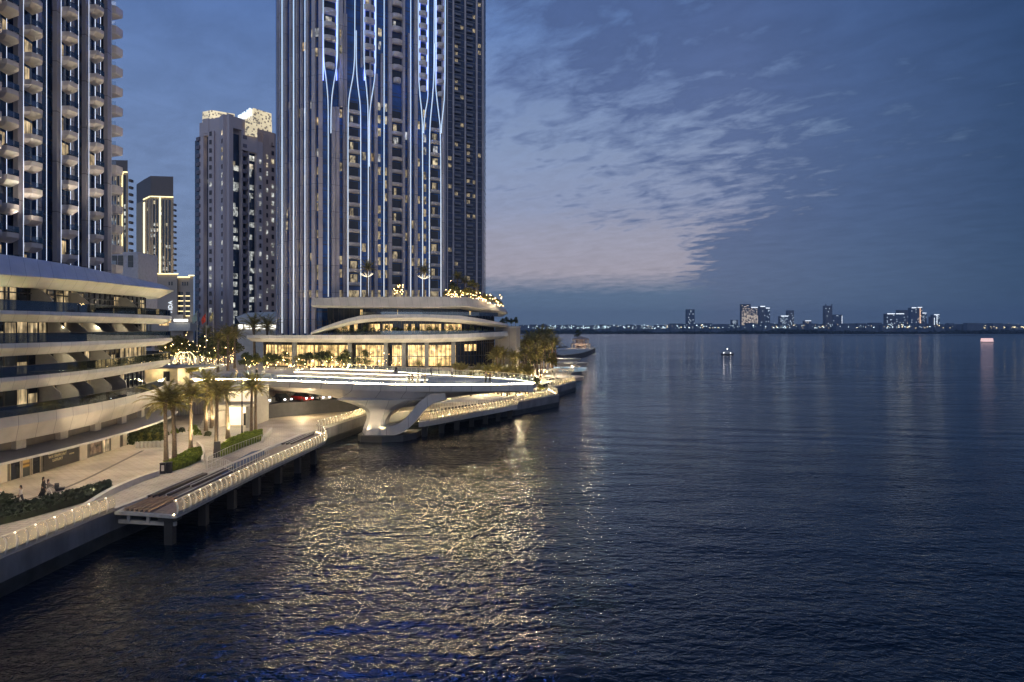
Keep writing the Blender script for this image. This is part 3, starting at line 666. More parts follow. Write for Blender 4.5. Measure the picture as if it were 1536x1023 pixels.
# ground floor: shopfronts under a long canopy
RB = smooth([(-58, 30), (-53, 50), (-51.2, 62), (-50.7, 68), (-50.3, 74), (-50.2, 80), (-50.5, 87), (-51.4, 94), (-53.2, 101), (-56, 107)], 1)
mb = MB(); mb.prism([tuple(p) for p in RB]+[(-120, 107), (-120, 30)], 2.3, 8.3); mb.build('ground_floor_wall', mat('brown_render', (.16, .14, .12), .8), LB_)
CP0 = offset(RB, .1); CP1 = offset(RB, 3.3)
rings = [[(*a, 5.75), (*b, 5.35), (*b, 5.17), (*a, 5.5)] for a, b in zip(CP0, CP1)][1:-2]
MB().loft(rings).build('canopy', mat('canopy_top', (.24, .225, .21), .6), LB_)
mb = MB()
for a, b in zip(CP1[1:-3], CP1[2:-2]): mb.slab(a, b, 5.14, 5.38, .01, .07)
mb.build('canopy_edge', WHITE, LB_)
mbs = []
for (x, y, a) in along(RB, 6.2, 3.2): mbs.append(MB().box(x+.25, y, 5.5, .6, 1.3, 2.0, a-math.pi/2))
many('column', mbs, PALE, LB_)
def wallseg(p0, p1, z0, z1, off=.04, th=.05):
    a = ray(p0, RB)[:2]; b = ray(p1, RB)[:2]; return MB().slab(a, b, z0, z1, off, th)
CREAM = mat('cream_panel', (.62, .55, .44), .6, noise=.05)
many('cream_panel', [wallseg(-20, 9, 2.6, 5.6, .1), wallseg(118, 129, 2.6, 5.6, .1), wallseg(165, 178, 2.6, 5.5, .1), wallseg(183, 192, 2.6, 5.5, .1), wallseg(226, 240, 2.6, 5.5, .1)], CREAM, LB_)
# posters: sunset between dark shores on the doors, black hoarding with gold lettering
def poster_mat():
    m = bpy.data.materials.new('sunset_print'); nt = nodes(m)
    geo = N(nt, 'ShaderNodeNewGeometry'); sp = N(nt, 'ShaderNodeSeparateXYZ', {'Vector': geo.outputs['Position']})
    t = math_(nt, 'DIVIDE', math_(nt, 'SUBTRACT', sp.outputs[2], 2.6), 2.4)
    c = ramp(nt, t, [(0, (.03, .04, .04)), (.38, (.06, .07, .06)), (.46, (.75, .42, .08)), (.55, (.12, .06, .02)), (.62, (.65, .42, .14)), (1, (.35, .30, .24))])
    b = N(nt, 'ShaderNodeBsdfPrincipled', {'Base Color': c, 'Roughness': .3}); out(nt, b.outputs[0]); return m
SP = poster_mat(); DOORF = mat('door_frame', (.40, .33, .25), .5)
for (p0, p1, mm) in ((14, 28, GLD), (32, 43, SP), (47, 58, GLD)):
    d = wallseg(p0, p1, 2.65, 5.0, .06).build('door', mm, LB_)
    fr = MB(); a = ray(p0-1.5, RB)[:2]; b = ray(p0, RB)[:2]; fr.slab(a, b, 2.6, 5.15, .05, .12)
    a = ray(p1, RB)[:2]; b = ray(p1+1.5, RB)[:2]; fr.slab(a, b, 2.6, 5.15, .05, .12)
    fr.build('frame', DOORF, d)
hb = wallseg(63, 116, 2.65, 5.1, .10, .06)
hoard = hb.build('hoarding', mat('black_hoarding', (.022, .018, .017), .5), None); hoard.name = 'hoarding'
tag(hoard, 'curved black shopfront hoarding with small gold lettering beside the glass doors', 'hoarding')
def text(body, size, loc, rot, material, name, parent=None, ext=.01, align='CENTER', spacing=1.0):
    cu = bpy.data.curves.new(name, 'FONT'); cu.body = body; cu.size = size; cu.extrude = ext; cu.align_x = align; cu.space_line = spacing
    ob = bpy.data.objects.new('tmp', cu); me = bpy.data.meshes.new_from_object(ob); bpy.data.objects.remove(ob); bpy.data.curves.remove(cu)
    me.name = name; me.materials.clear(); me.materials.append(material); o = bpy.data.objects.new(name, me); col.objects.link(o)
    o.location = loc; o.rotation_euler = rot
    if parent is not None: o.parent = parent
    return o
GOLD = mat('gold_letter', (.80, .68, .42), .5)
for px, zz, size, s_ in ((84, 4.25, .42, 'UNPARALLELED\nWATERFRONT\nLUXURY'), (105, 4.5, .22, 'RESIDENCES\nFOR SALE'), (105, 3.7, .2, 'ENQUIRE')):
    x, y, i = ray(px, RB); n = nrm(RB, i)
    text(s_, size, (x+n[0]*.2, y+n[1]*.2, zz), (R(90), 0, math.atan2(n[1], n[0])+R(90)), GOLD, 'lettering', hoard)
many('poster', [wallseg(134, 150, 2.9, 4.9, .08)], mat('poster_print', (.30, .22, .17), .6, noise=.6, nscale=1.5), LB_)
many('lit_window', [wallseg(153, 163, 2.7, 5.0, .06), wallseg(195, 224, 2.7, 5.0, .06)], LITW, LB_)
# planting on the inner wall under the canopy is separate (see plants)
# stair, bright lobby wall at the foot of the bridge
YB = 107.0
sw = thing('stair_block', 'brightly lit white lobby wall and stair below the end of the bridge', 'building')
MB().box(-44.3, YB+4.2, 2.3, 7.2, 6, 6.3).build('wall', PALE, sw)
MB().box(-43.0, YB+1.1, 2.62, 4.2, .1, 2.9).build('glow_wall', emit('lobby_glow', (1, .80, .52), 1.05), sw); MB().box(-43.2, YB+1.1, 6.4, 4.6, .1, 1.7).build('glow_wall', MATS['lobby_glow'], sw)  # panels glow by themselves in place of light falling on the wall
MB().box(-42.2, YB+1.0, 2.62, .6, .1, 1.9).build('door', DARK, sw)
mb = MB()
for k in range(12): mb.box(-46.9, YB-2+.30*k, 2.6+.24*k-.02*k, 2.2, .31, .24)
mb.build('stairs', PALE, sw)
MB().box(-45.5, YB-.2, 2.6, .22, 2.4, 2.4).build('stair_wall', PALE, sw)
MB().box(-43.8, YB+.6, 5.65, 6.4, 1.2, .3).build('canopy_edge', PALE, sw)
for k, x in enumerate((-46.5, -44.0, -41.5)): lamp('POINT', (x, YB-.6, 4.8), 45, (1, .82, .5), .2, name='lobby_light')
# entrance pavilion on the upper plaza (bright box with flat canopy, left of the bridge)
ep = thing('entrance_pavilion', 'bright entrance box with a thin flat canopy at the end of the terraced building', 'pavilion')
MB().box(-57.6, 113.5, 8.6, 6.0, 4.0, 2.9).build('wall', mat('bright_wall', (.72, .62, .45), .6), ep)
MB().prism([(-61, 107), (-53.2, 110), (-49.5, 117), (-61, 117)], 11.5, 11.75).build('canopy', mat('grey_roof', (.25, .24, .24), .6), ep)
MB().box(-56.4, 111.45, 8.62, 1.0, .08, 2.3).build('door', DARK, ep)
lamp('POINT', (-57.8, 110.2, 11), 60, (1, .80, .45), .2, name='pavilion_light'); lamp('POINT', (-53.5, 112.2, 11), 50, (1, .80, .45), .2, name='pavilion_light')

# =============== left tower ===============
LT = thing('apartment_tower', 'apartment tower with stacked hexagonal balconies and white light strips at the left edge', 'tower')
FC = [(-57.6, 52), (-60.0, 78), (-62.85, 106.2)]
def LTp(px): return ray(px, FC)[:2]
H = 3.35; T0 = 24.2
MB().prism([(-57.9, 52), (-60.3, 78), (-63.1, 106), (-67.3, 110.5), (-88, 112), (-88, 52)], 23.8, TOPZ-50).build('glass_wall', GLT, LT)
TP = finmat('left_fin', (.25, .235, .255))
mbs = []
for p0, p1, th in ((-46, -40, .5), (-22, -15, .5), (19.5, 27.3, .55), (78.5, 84.6, .55), (122.4, 126.8, .55), (155, 161.2, .6), (55.5, 60.5, .15), (106, 109.5, .15), (144, 146.5, .15)):
    mbs.append(MB().slab(LTp(p0), LTp(p1), 23.9, 100, .02, th))
many('pier', mbs, TP, LT)
mbs = []
for px in (-39, -14, 9, 28.4, 54.5, 69, 85.5, 105, 117, 127.6, 142, 150, 162):
    a = LTp(px-.22); b = LTp(px+.22); mbs.append(MB().slab(a, b, 24.0, 100, .5 if px in (28.4, 85.5, 127.6, 162) else .05, .05))
many('light_strip', mbs, emit('strip_left', (.72, .80, 1.), 1.1), LT)
bal = []; balu = []; lw = []; BALC = []
for si, (px0, wdt, ph) in enumerate(((-37, 4.6, 0), (-9, 4.6, 0), (29.4, 4.6, 0), (86.6, 4.6, .1), (128.2, 4.9, .2))):
    x0, y0 = LTp(px0); d = Vector((FC[2][0]-FC[1][0], FC[2][1]-FC[1][1])).normalized(); n = Vector((d.y, -d.x))
    zb = {0: 25.2, 1: 25.2, 2: 24.55, 3: 24.0, 4: 24.35}[si]
    for k in range(22):
        z = zb+H*k
        if z > 96: break
        def q(u, o, z_): return (x0+d.x*u+n.x*o, y0+d.y*u+n.y*o, z_)
        poly = [(0, .15), (-.25, 1.55), (.5, 1.9), (1.2, 2.0), (2.4, 1.3), (2.95, .15)]
        m_ = MB(); low = [(p[0]*.7+.4, p[1]*.55) for p in poly]
        rings = [[q(u, o, z-.42) for u, o in low], [q(u, o, z+.05) for u, o in poly], [q(u, o, z+.62) for u, o in poly]]
        m_.loft(rings); bal.append(((k+si*.1), m_)); BALC.append((x0+d.x*1.6+n.x*.75, y0+d.y*1.6+n.y*.75, z+.06)); BALC.append((x0+d.x*.9+n.x*.95, y0+d.y*.9+n.y*.95, z+.06))
        g = MB()
        for (a, b) in zip(poly[1:-1], poly[2:]):
            A = q(*a, 0); B = q(*b, 0); g.slab(B, A, z+.72, z+1.35, -.05, .02)
        balu.append((k, g))
        if (si, k) in ((1, 0), (2, 0), (2, 7), (2, 8), (3, 1), (3, 5), (3, 6), (4, 5), (1, 8), (1, 4), (2, 5), (3, 9)):
            w0 = LTp(px0+1.2); lw.append(MB().slab(w0, (w0[0]+d.x*(1.1+.6*((k*7) % 3)), w0[1]+d.y*(1.1+.6*((k*7) % 3))), z+.1, z+2.6, .03, .03))
bal.sort(key=lambda t: t[0]); balu.sort(key=lambda t: t[0])
many('balcony', [m_ for _, m_ in bal], TBAL, LT); many('glass_balustrade', [m_ for _, m_ in balu], CLEAR, LT); many('lit_window', lw, LITW, LT)
# end balconies past the corner
eb = []; eg = []
for k in range(23):
    z = 24.2+3.28*k; y = 112.6
    p = [(-68.2, y-.9), (-66.5, y-1.0), (-65.2, y-.2), (-65.1, y+1.6), (-67.9, y+2.4)]
    low = [(a*.9-66*.1, b) for a, b in p]
    m_ = MB(); m_.loft([[(a, b, z-.35) for a, b in low], [(a, b, z+.1) for a, b in p], [(a, b, z+.95) for a, b in p]]); eb.append(m_)
    g = MB(); g.slab(p[0], p[1], z+.95, z+1.6, -.05, .02); g.slab(p[1], p[2], z+.95, z+1.6, -.05, .02); eg.append(g)
many('corner_balcony', eb, TBAL, LT); many('corner_balustrade', eg, CLEAR, LT)

# =============== main tower ===============
TC = [(-67.6, 196), (-65.0, 186), (-60.3, 178), (-55.4, 172.5), (-51.4, 169.5), (-47.95, 168.3), (-46.75, 168.6), (-18.65, 187.4), (-18.6, 196)]
MT = thing('main_tower', 'tallest blue glass tower with glowing curved light strips above the bridge', 'tower')
MB().prism(offset(TC, -.6)+[(-22, 214), (-60, 214)], 12, TOPZ).build('glass_wall', GLB, MT)
def onT(px): return ray(px, TC)[:2]
def tz(px, py): return zat(py, onT(px)[1])
def col_(p0, p1, z0, z1, off, th): return MB().slab(onT(p0), onT(p1), z0, z1, off, th)
def zof(px, py): return tz(px, py) if py is not None else TOPZ
PIERS = [(415.2, 417.0, 12, None), (418.4, 420.5, 12, None), (426.6, 429, 12, None), (434, 436.8, 12, None), (444, 446.8, 12, None), (450.5, 453, 12, None), (460, 463.2, 12, None), (467.4, 472.6, 12, None), (477.6, 484, 25, None),
         (497.5, 503, 25, 160), (503.8, 508.8, 25, 160), (508.8, 514, 160, None), (515, 520.2, 25, 20), (555.0, 556.4, 25, None), (561.6, 566.3, 25, 110), (582.8, 587.6, 25, None), (603.6, 607.2, 25, None), (612.5, 614.2, 25, 50), (621.8, 626.2, 25, None), (665.2, 667.8, 25, None), (541.5, 543.4, 100, None), (516.5, 518.6, None, None), (571.6, 573.6, 80, 160)]
mbs = []
for p0, p1, zb, top in PIERS:
    z0 = 25 if zb is None else zb
    if zb and zb > 30: z0 = tz(p0, zb)
    if p0 < 465: p1 = p0+(p1-p0)*.6
    mbs.append(col_(p0, p1, z0, zof(p0, top), -.55, .75 if p0 > 476 else .60))
many('pier', mbs, TFIN, MT)
def vstrip(pts, wpx=.8, off=.12, th=.12):
    """a light strip that follows (px,py) points up the facade"""
    m_ = MB(); rings = []
    q = smooth(pts, 2) if len(pts) > 2 else pts
    for px, py in q:
        a = onT(px-wpx/2); b = onT(px+wpx/2); _, _, i = ray(px, TC); n = nrm(TC, i); z = zat(py, (a[1]+b[1])/2)
        rings.append([(a[0]+n[0]*off, a[1]+n[1]*off, z), (b[0]+n[0]*off, b[1]+n[1]*off, z), (b[0]+n[0]*(off+th), b[1]+n[1]*(off+th), z), (a[0]+n[0]*(off+th), a[1]+n[1]*(off+th), z)])
    return m_.loft(rings)
UP = -330
def strip_mat():
    m = bpy.data.materials.new('strip_tower'); nt = nodes(m); geo = N(nt, 'ShaderNodeNewGeometry'); sp = N(nt, 'ShaderNodeSeparateXYZ', {'Vector': geo.outputs['Position']})
    c = ramp(nt, math_(nt, 'DIVIDE', sp.outputs[2], 110.), [(.25, (.78, .84, .92)), (.55, (.60, .78, 1.)), (1, (.44, .68, 1.))])
    b = N(nt, 'ShaderNodeBsdfPrincipled', {'Base Color': (.5, .5, .5, 1), 'Emission Color': c, 'Emission Strength': 1.15}); out(nt, b.outputs[0]); return m
STR = [[(424, 500), (424, UP)], [(441, 500), (441, UP)], [(458, 500), (458, UP)],
       [(492, 445), (492, 175), (491.5, 148), (489, 120), (485.5, 96), (484.2, 60), (484, UP)],
       [(496, 200), (496, 172), (497, 147), (500, 125), (504.6, 100), (506.5, 78), (506.5, UP)],
       [(521.5, 445), (521.5, 178), (522.5, 150), (526, 130), (530, 110), (532, 75), (532, UP)],
       [(540.6, 445), (540.6, 178), (539.8, 155), (537, 135), (534.6, 112), (533.8, 88), (533.8, 46)],
       [(552, 445), (552, 170), (550, 140), (547, 112), (545, 84), (544.5, UP)],
       [(553.6, 250), (553.6, 180), (554.8, 160), (558.4, 138), (562, 115), (563.5, 88), (563.5, UP)],
       [(575.4, 445), (576, UP)], [(615.5, 445), (615.5, UP)],
       [(633.4, 445), (633.4, 192), (632, 166), (629, 140), (627, 108), (626.5, UP)],
       [(635, 200), (635.2, 188), (637.4, 168), (640.4, 153), (642, 135), (642, UP)],
       [(643.5, 445), (643.5, 212), (645, 180), (648, 150), (650.2, 120), (650.6, 60), (653, UP)],
       [(661, 445), (660.6, 196), (658, 175), (655, 150), (652.4, 125), (651.6, 66)],
       [(661.6, 200), (662, 185), (664.4, 165), (667, 140), (667, UP)]]
FL = mat('strip_fin', (.45, .44, .47), .5)
many('light_strip', [vstrip(s_, .75 if i > 2 else .6) for i, s_ in enumerate(STR)], strip_mat(), MT)
many('strip_fin', [vstrip([(x+1.15 if i > 2 else x+.9, y) for x, y in s_], 1.2, -.5, .55) for i, s_ in enumerate(STR)], FL, MT)
# balconies: (px0, px1, py list)
def pitch(px): return H*F/onT(px)[1]
STK = [(485.6, 504.4, 17.5, -14, 5), (546.2, 562.4, 12, -14, 6), (588.2, 603.4, 6, -14, 7), (588.2, 603.4, 180, 0, 14), (629.2, 641, 2.5, -16, 8), (655.6, 666, 13, -14, 8), (522.9, 539.4, 167, 0, 14), (646.6, 659.6, 194, 0, 14)]
bal = []; lw = []; back = []
for (p0, p1, y0, k0, k1) in STK:
    pt = pitch((p0+p1)/2); A = Vector(onT(p0)); B = Vector(onT(p1)); d = (B-A).normalized(); n = Vector((d.y, -d.x)); L = (B-A).length
    for k in range(k0, k1):
        py = y0+pt*k
        if py > 436: break
        Ym = (A.y+B.y)/2; z = zat(py, Ym)-.6; bow = .9 if y0 < 150 else .5; sh = .16 if (k == k1-1 and y0 < 150) else 0
        outl = [(sh*L, -.55), (sh*L, .15), (L*(.12+sh), bow*.7), (L*.5, bow), (L*(.88-sh), bow*.7), (L*(1-sh), .15), (L*(1-sh), -.55)]
        q = lambda u, o, z_: (A.x+d.x*u+n.x*o, A.y+d.y*u+n.y*o, z_)
        m_ = MB(); h = 1.2 if y0 < 150 else .85
        m_.loft([[q(u, o*.6 if o > 0 else o, z) for u, o in outl], [q(u, o, z+.35) for u, o in outl], [q(u, o, z+h) for u, o in outl]])
        bal.append((-py if py > 0 else 1000-py, m_))
        back.append((-py if py > 0 else 1000-py, MB().slab(onT(p0+.8), onT(p1-.8), z+h, z+H-.35, -.62, .06)))
        if (y0 > 150 and rnd.random() < .42) or (p0 < 490 and k == 1) or (abs(p0-588.2) < .1 and y0 < 100 and k in (0, 2)) or (abs(p0-629.2) < .1 and k == 5) or rnd.random() < .04:
            a0 = p0+1.5+rnd.random()*3; lw.append((py, MB().slab(onT(a0), onT(min(p1-1, a0+3+rnd.random()*7)), z+h, z+H-.5, -.54, .04)))
bal.sort(key=lambda t: t[0]); back.sort(key=lambda t: t[0])
many('balcony', [m_ for _, m_ in bal], TBAL, MT)
many('balcony_door', [m_ for _, m_ in back], mat('door_glass', (.02, .022, .03), .12), MT, cap=100)
# blue light lines inside the upper balcony stacks
mbs = []
for px in (547.2, 563, 630, 641.4, 654.6, 665.4, 485.2, 505.4): mbs.append(MB().slab(onT(px-.3), onT(px+.3), tz(px, 120 if px < 640 else 135), TOPZ, -.5, .5))
many('blue_light_line', mbs, LEDV, MT)
# glowing blue crown above the picture's edge, mirrored in the water
mbs = []
for px in range(420, 664, 6): mbs.append(MB().slab(onT(px), onT(px+2.2), 112, TOPZ, .25, .2))
many('crown_light', mbs, emit('crown_blue', (.05, .18, 1.), 19.), MT)
for px in (487, 510, 535, 556, 575, 600, 618, 636, 652):
    a = onT(px); _, _, i = ray(px, TC); n = nrm(TC, i)
    for z in (70, 82, 94): lamp('POINT', (a[0]+n[0]*1.6, a[1]+n[1]*1.6, z), 60 if z > 75 else 35, (.10, .25, 1.), .3, name='blue_wash')  # unseen point lamps added to spread blue over the upper glass
# lit windows by column (cols, from, to, probability)
for p0, p1, ya, yb_, pr in ((498, 502.6, 165, 436, 0.69), (510, 514.2, 165, 436, 0.44), (556.8, 561.2, 165, 436, 0.12), (566.6, 572.2, 160, 436, 0.69), (577.2, 581.8, 160, 436, 0.50), (608, 612, 165, 436, 0.44), (617.4, 621.4, 165, 436, 0.28), (626.8, 631, 175, 436, 0.75), (636.2, 640.4, 175, 436, 0.75), (453.6, 457, 170, 436, 0.20), (446.6, 450, 170, 436, 0.18), (544.4, 550, 165, 436, 0.15), (566.6, 572.2, 0, 90, .18)):
    pt = pitch(p0); py = 436.0
    while py > ya:
        if py < yb_ and rnd.random() < pr:
            z = zat(py, onT(p0)[1]); lw.append((py, MB().slab(onT(p0), onT(p1), z, z+2.05, -.56, .06)))
        py -= pt
for k_ in range(34):
    p0 = rnd.choice((430.5, 437.5, 447.5, 454, 463.6, 473.5)); py = 150+rnd.random()*285; z = zat(py, onT(p0)[1]); lw.append((py, MB().slab(onT(p0), onT(p0+2.4), z, z+2.0, -.56, .06)))
for p0, p1, py in ((467.5, 469, 51), (473, 479, 50), (508.8, 511.6, 51), (454.8, 459, 72), (473.6, 477, 80), (509, 512.6, 75), (566.8, 571.8, 49), (567.2, 571, 69), (430, 433, 340), (431, 433, 322)):
    z = zat(py, onT(p0)[1]); lw.append((py, MB().slab(onT(p0), onT(p1), z-.9, z+1.2, .18, .06)))
# warm first storey
for p0, p1 in ((447, 450), (453, 457.5), (459, 466.8), (473, 477), (498.5, 502.6), (510, 514.5), (522.6, 539.6), (543, 550), (556.8, 561), (566.8, 572), (577, 582), (588.5, 603), (608, 612), (617.5, 621.5), (627, 631), (636.5, 640.5), (646, 659)):
    lw.append((500, MB().slab(onT(p0), onT(p1), tz(p0, 446 if p0 > 480 else 446), tz(p0, 435), -.55, .05)))
lw.sort(key=lambda t: -t[0])
many('lit_window', [m_ for _, m_ in lw], lit('lit_tower', [(1, .84, .5), (.85, .9, 1.), (1., .86, .55), (1, .66, .30), (1., .9, .62)], .62, sx=1.6, sz=.8, contrast=(.35, .55)), MT)

# second tower close behind it
T2C = [(-40, 330), (-33.5, 333), (-14.2, 345), (-13.9, 360)]
T2 = thing('rear_tower', 'darker gridded glass tower standing directly behind the tallest tower', 'tower')
MB().prism(T2C+[(-40, 362)], 8, 225).build('glass_wall', glass('glass_rear', (.016, .03, .075), .2, 1.5, .02, fl=(3.3, 25)), T2)
onR = lambda px: ray(px, T2C)[:2]
mbs = [MB().slab(onR(a), onR(b), 8, 225, 0, .55) for a, b in ((670, 671.2), (678.4, 680.6), (696.2, 698.4), (713.2, 715.6), (722.4, 724.9))]
many('pier', mbs, TFIN, T2)
bal = []; lw = []
for k in range(57):
    z = 27+3.45*k
    for p0, p1 in ((681.2, 689.5), (699, 707.6)):
        a = onR(p0); b = onR(p1); bal.append(MB().slab(a, b, z, z+1.0, 0, 1.3))
        if rnd.random() < .16: lw.append((z, MB().slab(onR(p0+1), onR(p1-3), z+1, z+2.9, .02, .1)))
    for p0, p1 in ((690.5, 695), (709, 712.5), (717, 721), (672, 677)):
        if rnd.random() < .12: lw.append((z, MB().slab(onR(p0), onR(p1), z+.9, z+2.8, .02, .1)))
many('balcony', bal, mat('rear_balcony', (.15, .15, .18), .6), T2)
lw.sort(key=lambda t: t[0]); many('lit_window', [m_ for _, m_ in lw], MATS['lit_tower'], T2)
mb = MB()
for k in range(57):
    z = 26+3.45*k
    for a, b in zip(T2C[1:-1], T2C[2:]): mb.slab(a, b, z, z+.28, .02, .10)
o = mb.build('floor_line', mat('floor_line', (.16, .17, .20), .5), T2); o['kind'] = 'stuff'

# =============== podium of the main tower ===============
PC = smooth([(-64, 176), (-65.5, 169), (-63, 164.2), (-56, 161.4), (-46, 160.2), (-34, 160), (-22, 160.2), (-13, 161.2), (-7, 165), (-2.6, 171.5), (-1.6, 176), (-1.4, 186)], 2)
PD = thing('waterfront_podium', 'low curved podium with white sweeping bands and golden glazing under the tallest tower', 'building')
def zrow(lst):  # photo rows (px, y) of a band edge -> height on the podium curve
    tab = sorted((ray(px, PC)[0], zat(py, ray(px, PC)[1])) for px, py in lst)
    return lambda p: lerp_list(tab, p[0])[0]
PB = [p for p in PC if p[0] < -1.3]
band(PC, zrow([(366, 502.5), (500, 502.5), (640, 502), (700, 500.5), (757, 497)]), zrow([(366, 507), (500, 508), (640, 508), (757, 504)]), zrow([(366, 512), (500, 514), (640, 514), (700, 512), (757, 508)]), 7, .5, .2, 1.4).build('balcony_band', WHITE, PD)
up = [p for p in PC if p[0] > -52 or p[1] < 0]
up = [p for p in PC if p[0] > -47.5]
lo = [(455, 503), (475, 494.5), (500, 485), (520, 478.5), (540, 473.6), (560, 472), (600, 471.5), (640, 471.5), (690, 473.5), (720, 478), (757, 485.5)]
hi = [(455, 507.5), (475, 500.5), (500, 493), (520, 487.5), (540, 484), (560, 482), (600, 481.5), (640, 481.5), (690, 484), (720, 487), (757, 491)]
upc = [p for p in PC if -49.2 < p[0]]
band(upc, zrow(lo), zrow([(a, b*.45+c*.55) for (a, b), (_, c) in zip(lo, hi)]), zrow(hi), 6, .6, .3, 1.3).build('sweeping_band', WHITE, PD)
rc = [p for p in PC if -47.2 < p[0]]
band(rc, zrow([(472, 447.5), (500, 446), (600, 445), (700, 445.5), (730, 452), (757, 463)]), zrow([(472, 458), (560, 460.5), (640, 461), (700, 459), (757, 468.5)]), zrow([(472, 461), (560, 462.5), (640, 463), (700, 463), (757, 474)]), 9, .3, .5, 1.6).build('roof_parapet', WHG, PD)
GC = offset(PC, -3.6)
gbody = [tuple(p) for p in GC if p[0] < -3]+[(-5, 190), (-60, 190)]
MB().prism(gbody, 8.3, 16.2).build('glazing', GLD, PD)
gu = [tuple(p) for p in GC if -46 < p[0] < -3]+[(-5, 190), (-46, 190)]
MB().prism(gu, 16.2, 24.6).build('upper_glazing', GLD, PD)
# golden interior behind the glazing
mbs = []; c = GC
def gseg(p0, p1, z0, z1, o=.05): return MB().slab(ray(p0, c)[:2], ray(p1, c)[:2], z0, z1, o, .04)
px = 372.0
while px < 678:
    wd_ = rnd.uniform(5, 9)
    if not (522 < px < 530 or 577 < px < 582 or 604 < px < 608): mbs.append(gseg(px, px+wd_-.3, 8.9, 13.9))
    px += wd_
px = 505.0
while px < 690:
    wd_ = rnd.uniform(4, 7)
    if rnd.random() < .82: mbs.append(gseg(px, px+wd_-.5, 17.0, 18.95))
    px += wd_
for p0, p1 in ((696, 702), (703, 708), (709, 714)): mbs.append(gseg(p0, p1, 12.4, 14.0))
for p0, p1 in ((540, 544), (596, 597), (704, 706)): mbs.append(gseg(p0, p1, 21.2, 22.4))
many('lit_window', mbs, LITG, PD)
mb = MB()
for (x, y, a) in along(GC, .95):
    if x < -3: mb.box(x+math.sin(a)*.12, y-math.cos(a)*.12, 8.6, .08, .16, 11.4 if x > -46 else 7.4, a)
o = mb.build('mullion', mat('bronze', (.07, .05, .03), .4, metal=.6), PD); o['kind'] = 'stuff'
mb = MB()
for (x, y, a) in along([p for p in GC if -46 < p[0]], 1.3): mb.box(x+math.sin(a)*.12, y-math.cos(a)*.12, 20, .08, .12, 4.2, a)
o = mb.build('mullion', DARK, PD); o['kind'] = 'stuff'
mb = MB()
for zz in (11.2, 14.3):
    for a, b in zip(GC[:-1], GC[1:]):
        if a[0] < -4: mb.slab(a, b, zz-.09, zz+.09, .1, .12)
mb.build('transom', DARK, PD)
many('column', [MB().box(x, y, 8.6, .9, .9, 6.4) for (x, y) in [ray(px, offset(PC, -2.4))[:2] for px in (442, 525, 579, 606, 640, 680)]], mat('column_grey', (.22, .22, .22), .5), PD)
for zz, cc in ((16.45, [p for p in offset(PC, .1) if -49 < p[0] < -1.8]), (20.9, [p for p in offset(PC, .2) if -36 < p[0] < -3])):
    g = MB()
    for a, b in zip(cc[:-1], cc[1:]): g.slab(a, b, zz, zz+.9, -.4, .02)
    g.build('glass_balustrade', CLEAR, PD)
# letter mark on the band
0 and text('W', 2.0, (x, y-1.05, 19.6), (R(90), 0, 0), emit('mark_glow', (1, .9, .7), 1.2), 'lettering', PD, ext=.03)
# beige blind block beyond the podium
bb = thing('beige_block', 'plain beige block wall at the right end of the podium with plants on its roof', 'building')
MB().prism([(-4.5, 180), (1.0, 181), (2.4, 200), (-4.5, 200)], 2.3, 18.0).build('wall', panels('beige_block', (.40, .345, .28), 3., .7), bb)
MB().prism([(-4.4, 179.9), (1.15, 180.9), (2.6, 200.2), (-4.4, 200.2)], 18.0, 18.5).build('coping', PALE, bb)
# low white building behind, left of the tower
wb = thing('low_white_building', 'low white building with sloped roof and bright windows behind the plaza trees', 'building')
Yw = 235.0
MB().prism([(P(356, 0, Yw)[0], Yw), (P(418, 0, Yw)[0], Yw), (P(430, 0, Yw)[0], Yw+25), (P(345, 0, Yw)[0], Yw+25)], 8.5, zat(486, Yw)).build('wall', PALE, wb)
rp = lambda y0, y1: None
mb = MB(); a = P(355, 0, Yw-2)[0]; b = P(420, 0, Yw-2)[0]
mb.loft([[(a+1.2, Yw-2, zat(485.5, Yw)), (b, Yw-2, zat(485.5, Yw)), (b, Yw+24, zat(485.5, Yw)), (a+1.2, Yw+24, zat(485.5, Yw))], [(a-.2, Yw-2.4, zat(476, Yw)), (b, Yw-2.4, zat(476, Yw)), (b, Yw+24, zat(476, Yw)), (a-.2, Yw+24, zat(476, Yw))], [(a+2.5, Yw+1, zat(469, Yw)), (b, Yw+1, zat(467, Yw)), (b, Yw+24, zat(467, Yw)), (a+2.5, Yw+24, zat(469, Yw))]])
mb.build('roof', WHITE, wb)
many('lit_window', [MB().box(P(p_, 0, Yw)[0], Yw-.1, zat(493.5, Yw), 1.5, .1, 1.5) for p_ in (361, 370, 378, 386, 389, 396, 405, 412)], emit('office_light', (1., .95, .82), 2.2), wb)
MB().box(P(392, 0, Yw)[0], Yw-.3, zat(501, Yw), 16, .4, 1.0).build('ledge', PALE, wb)
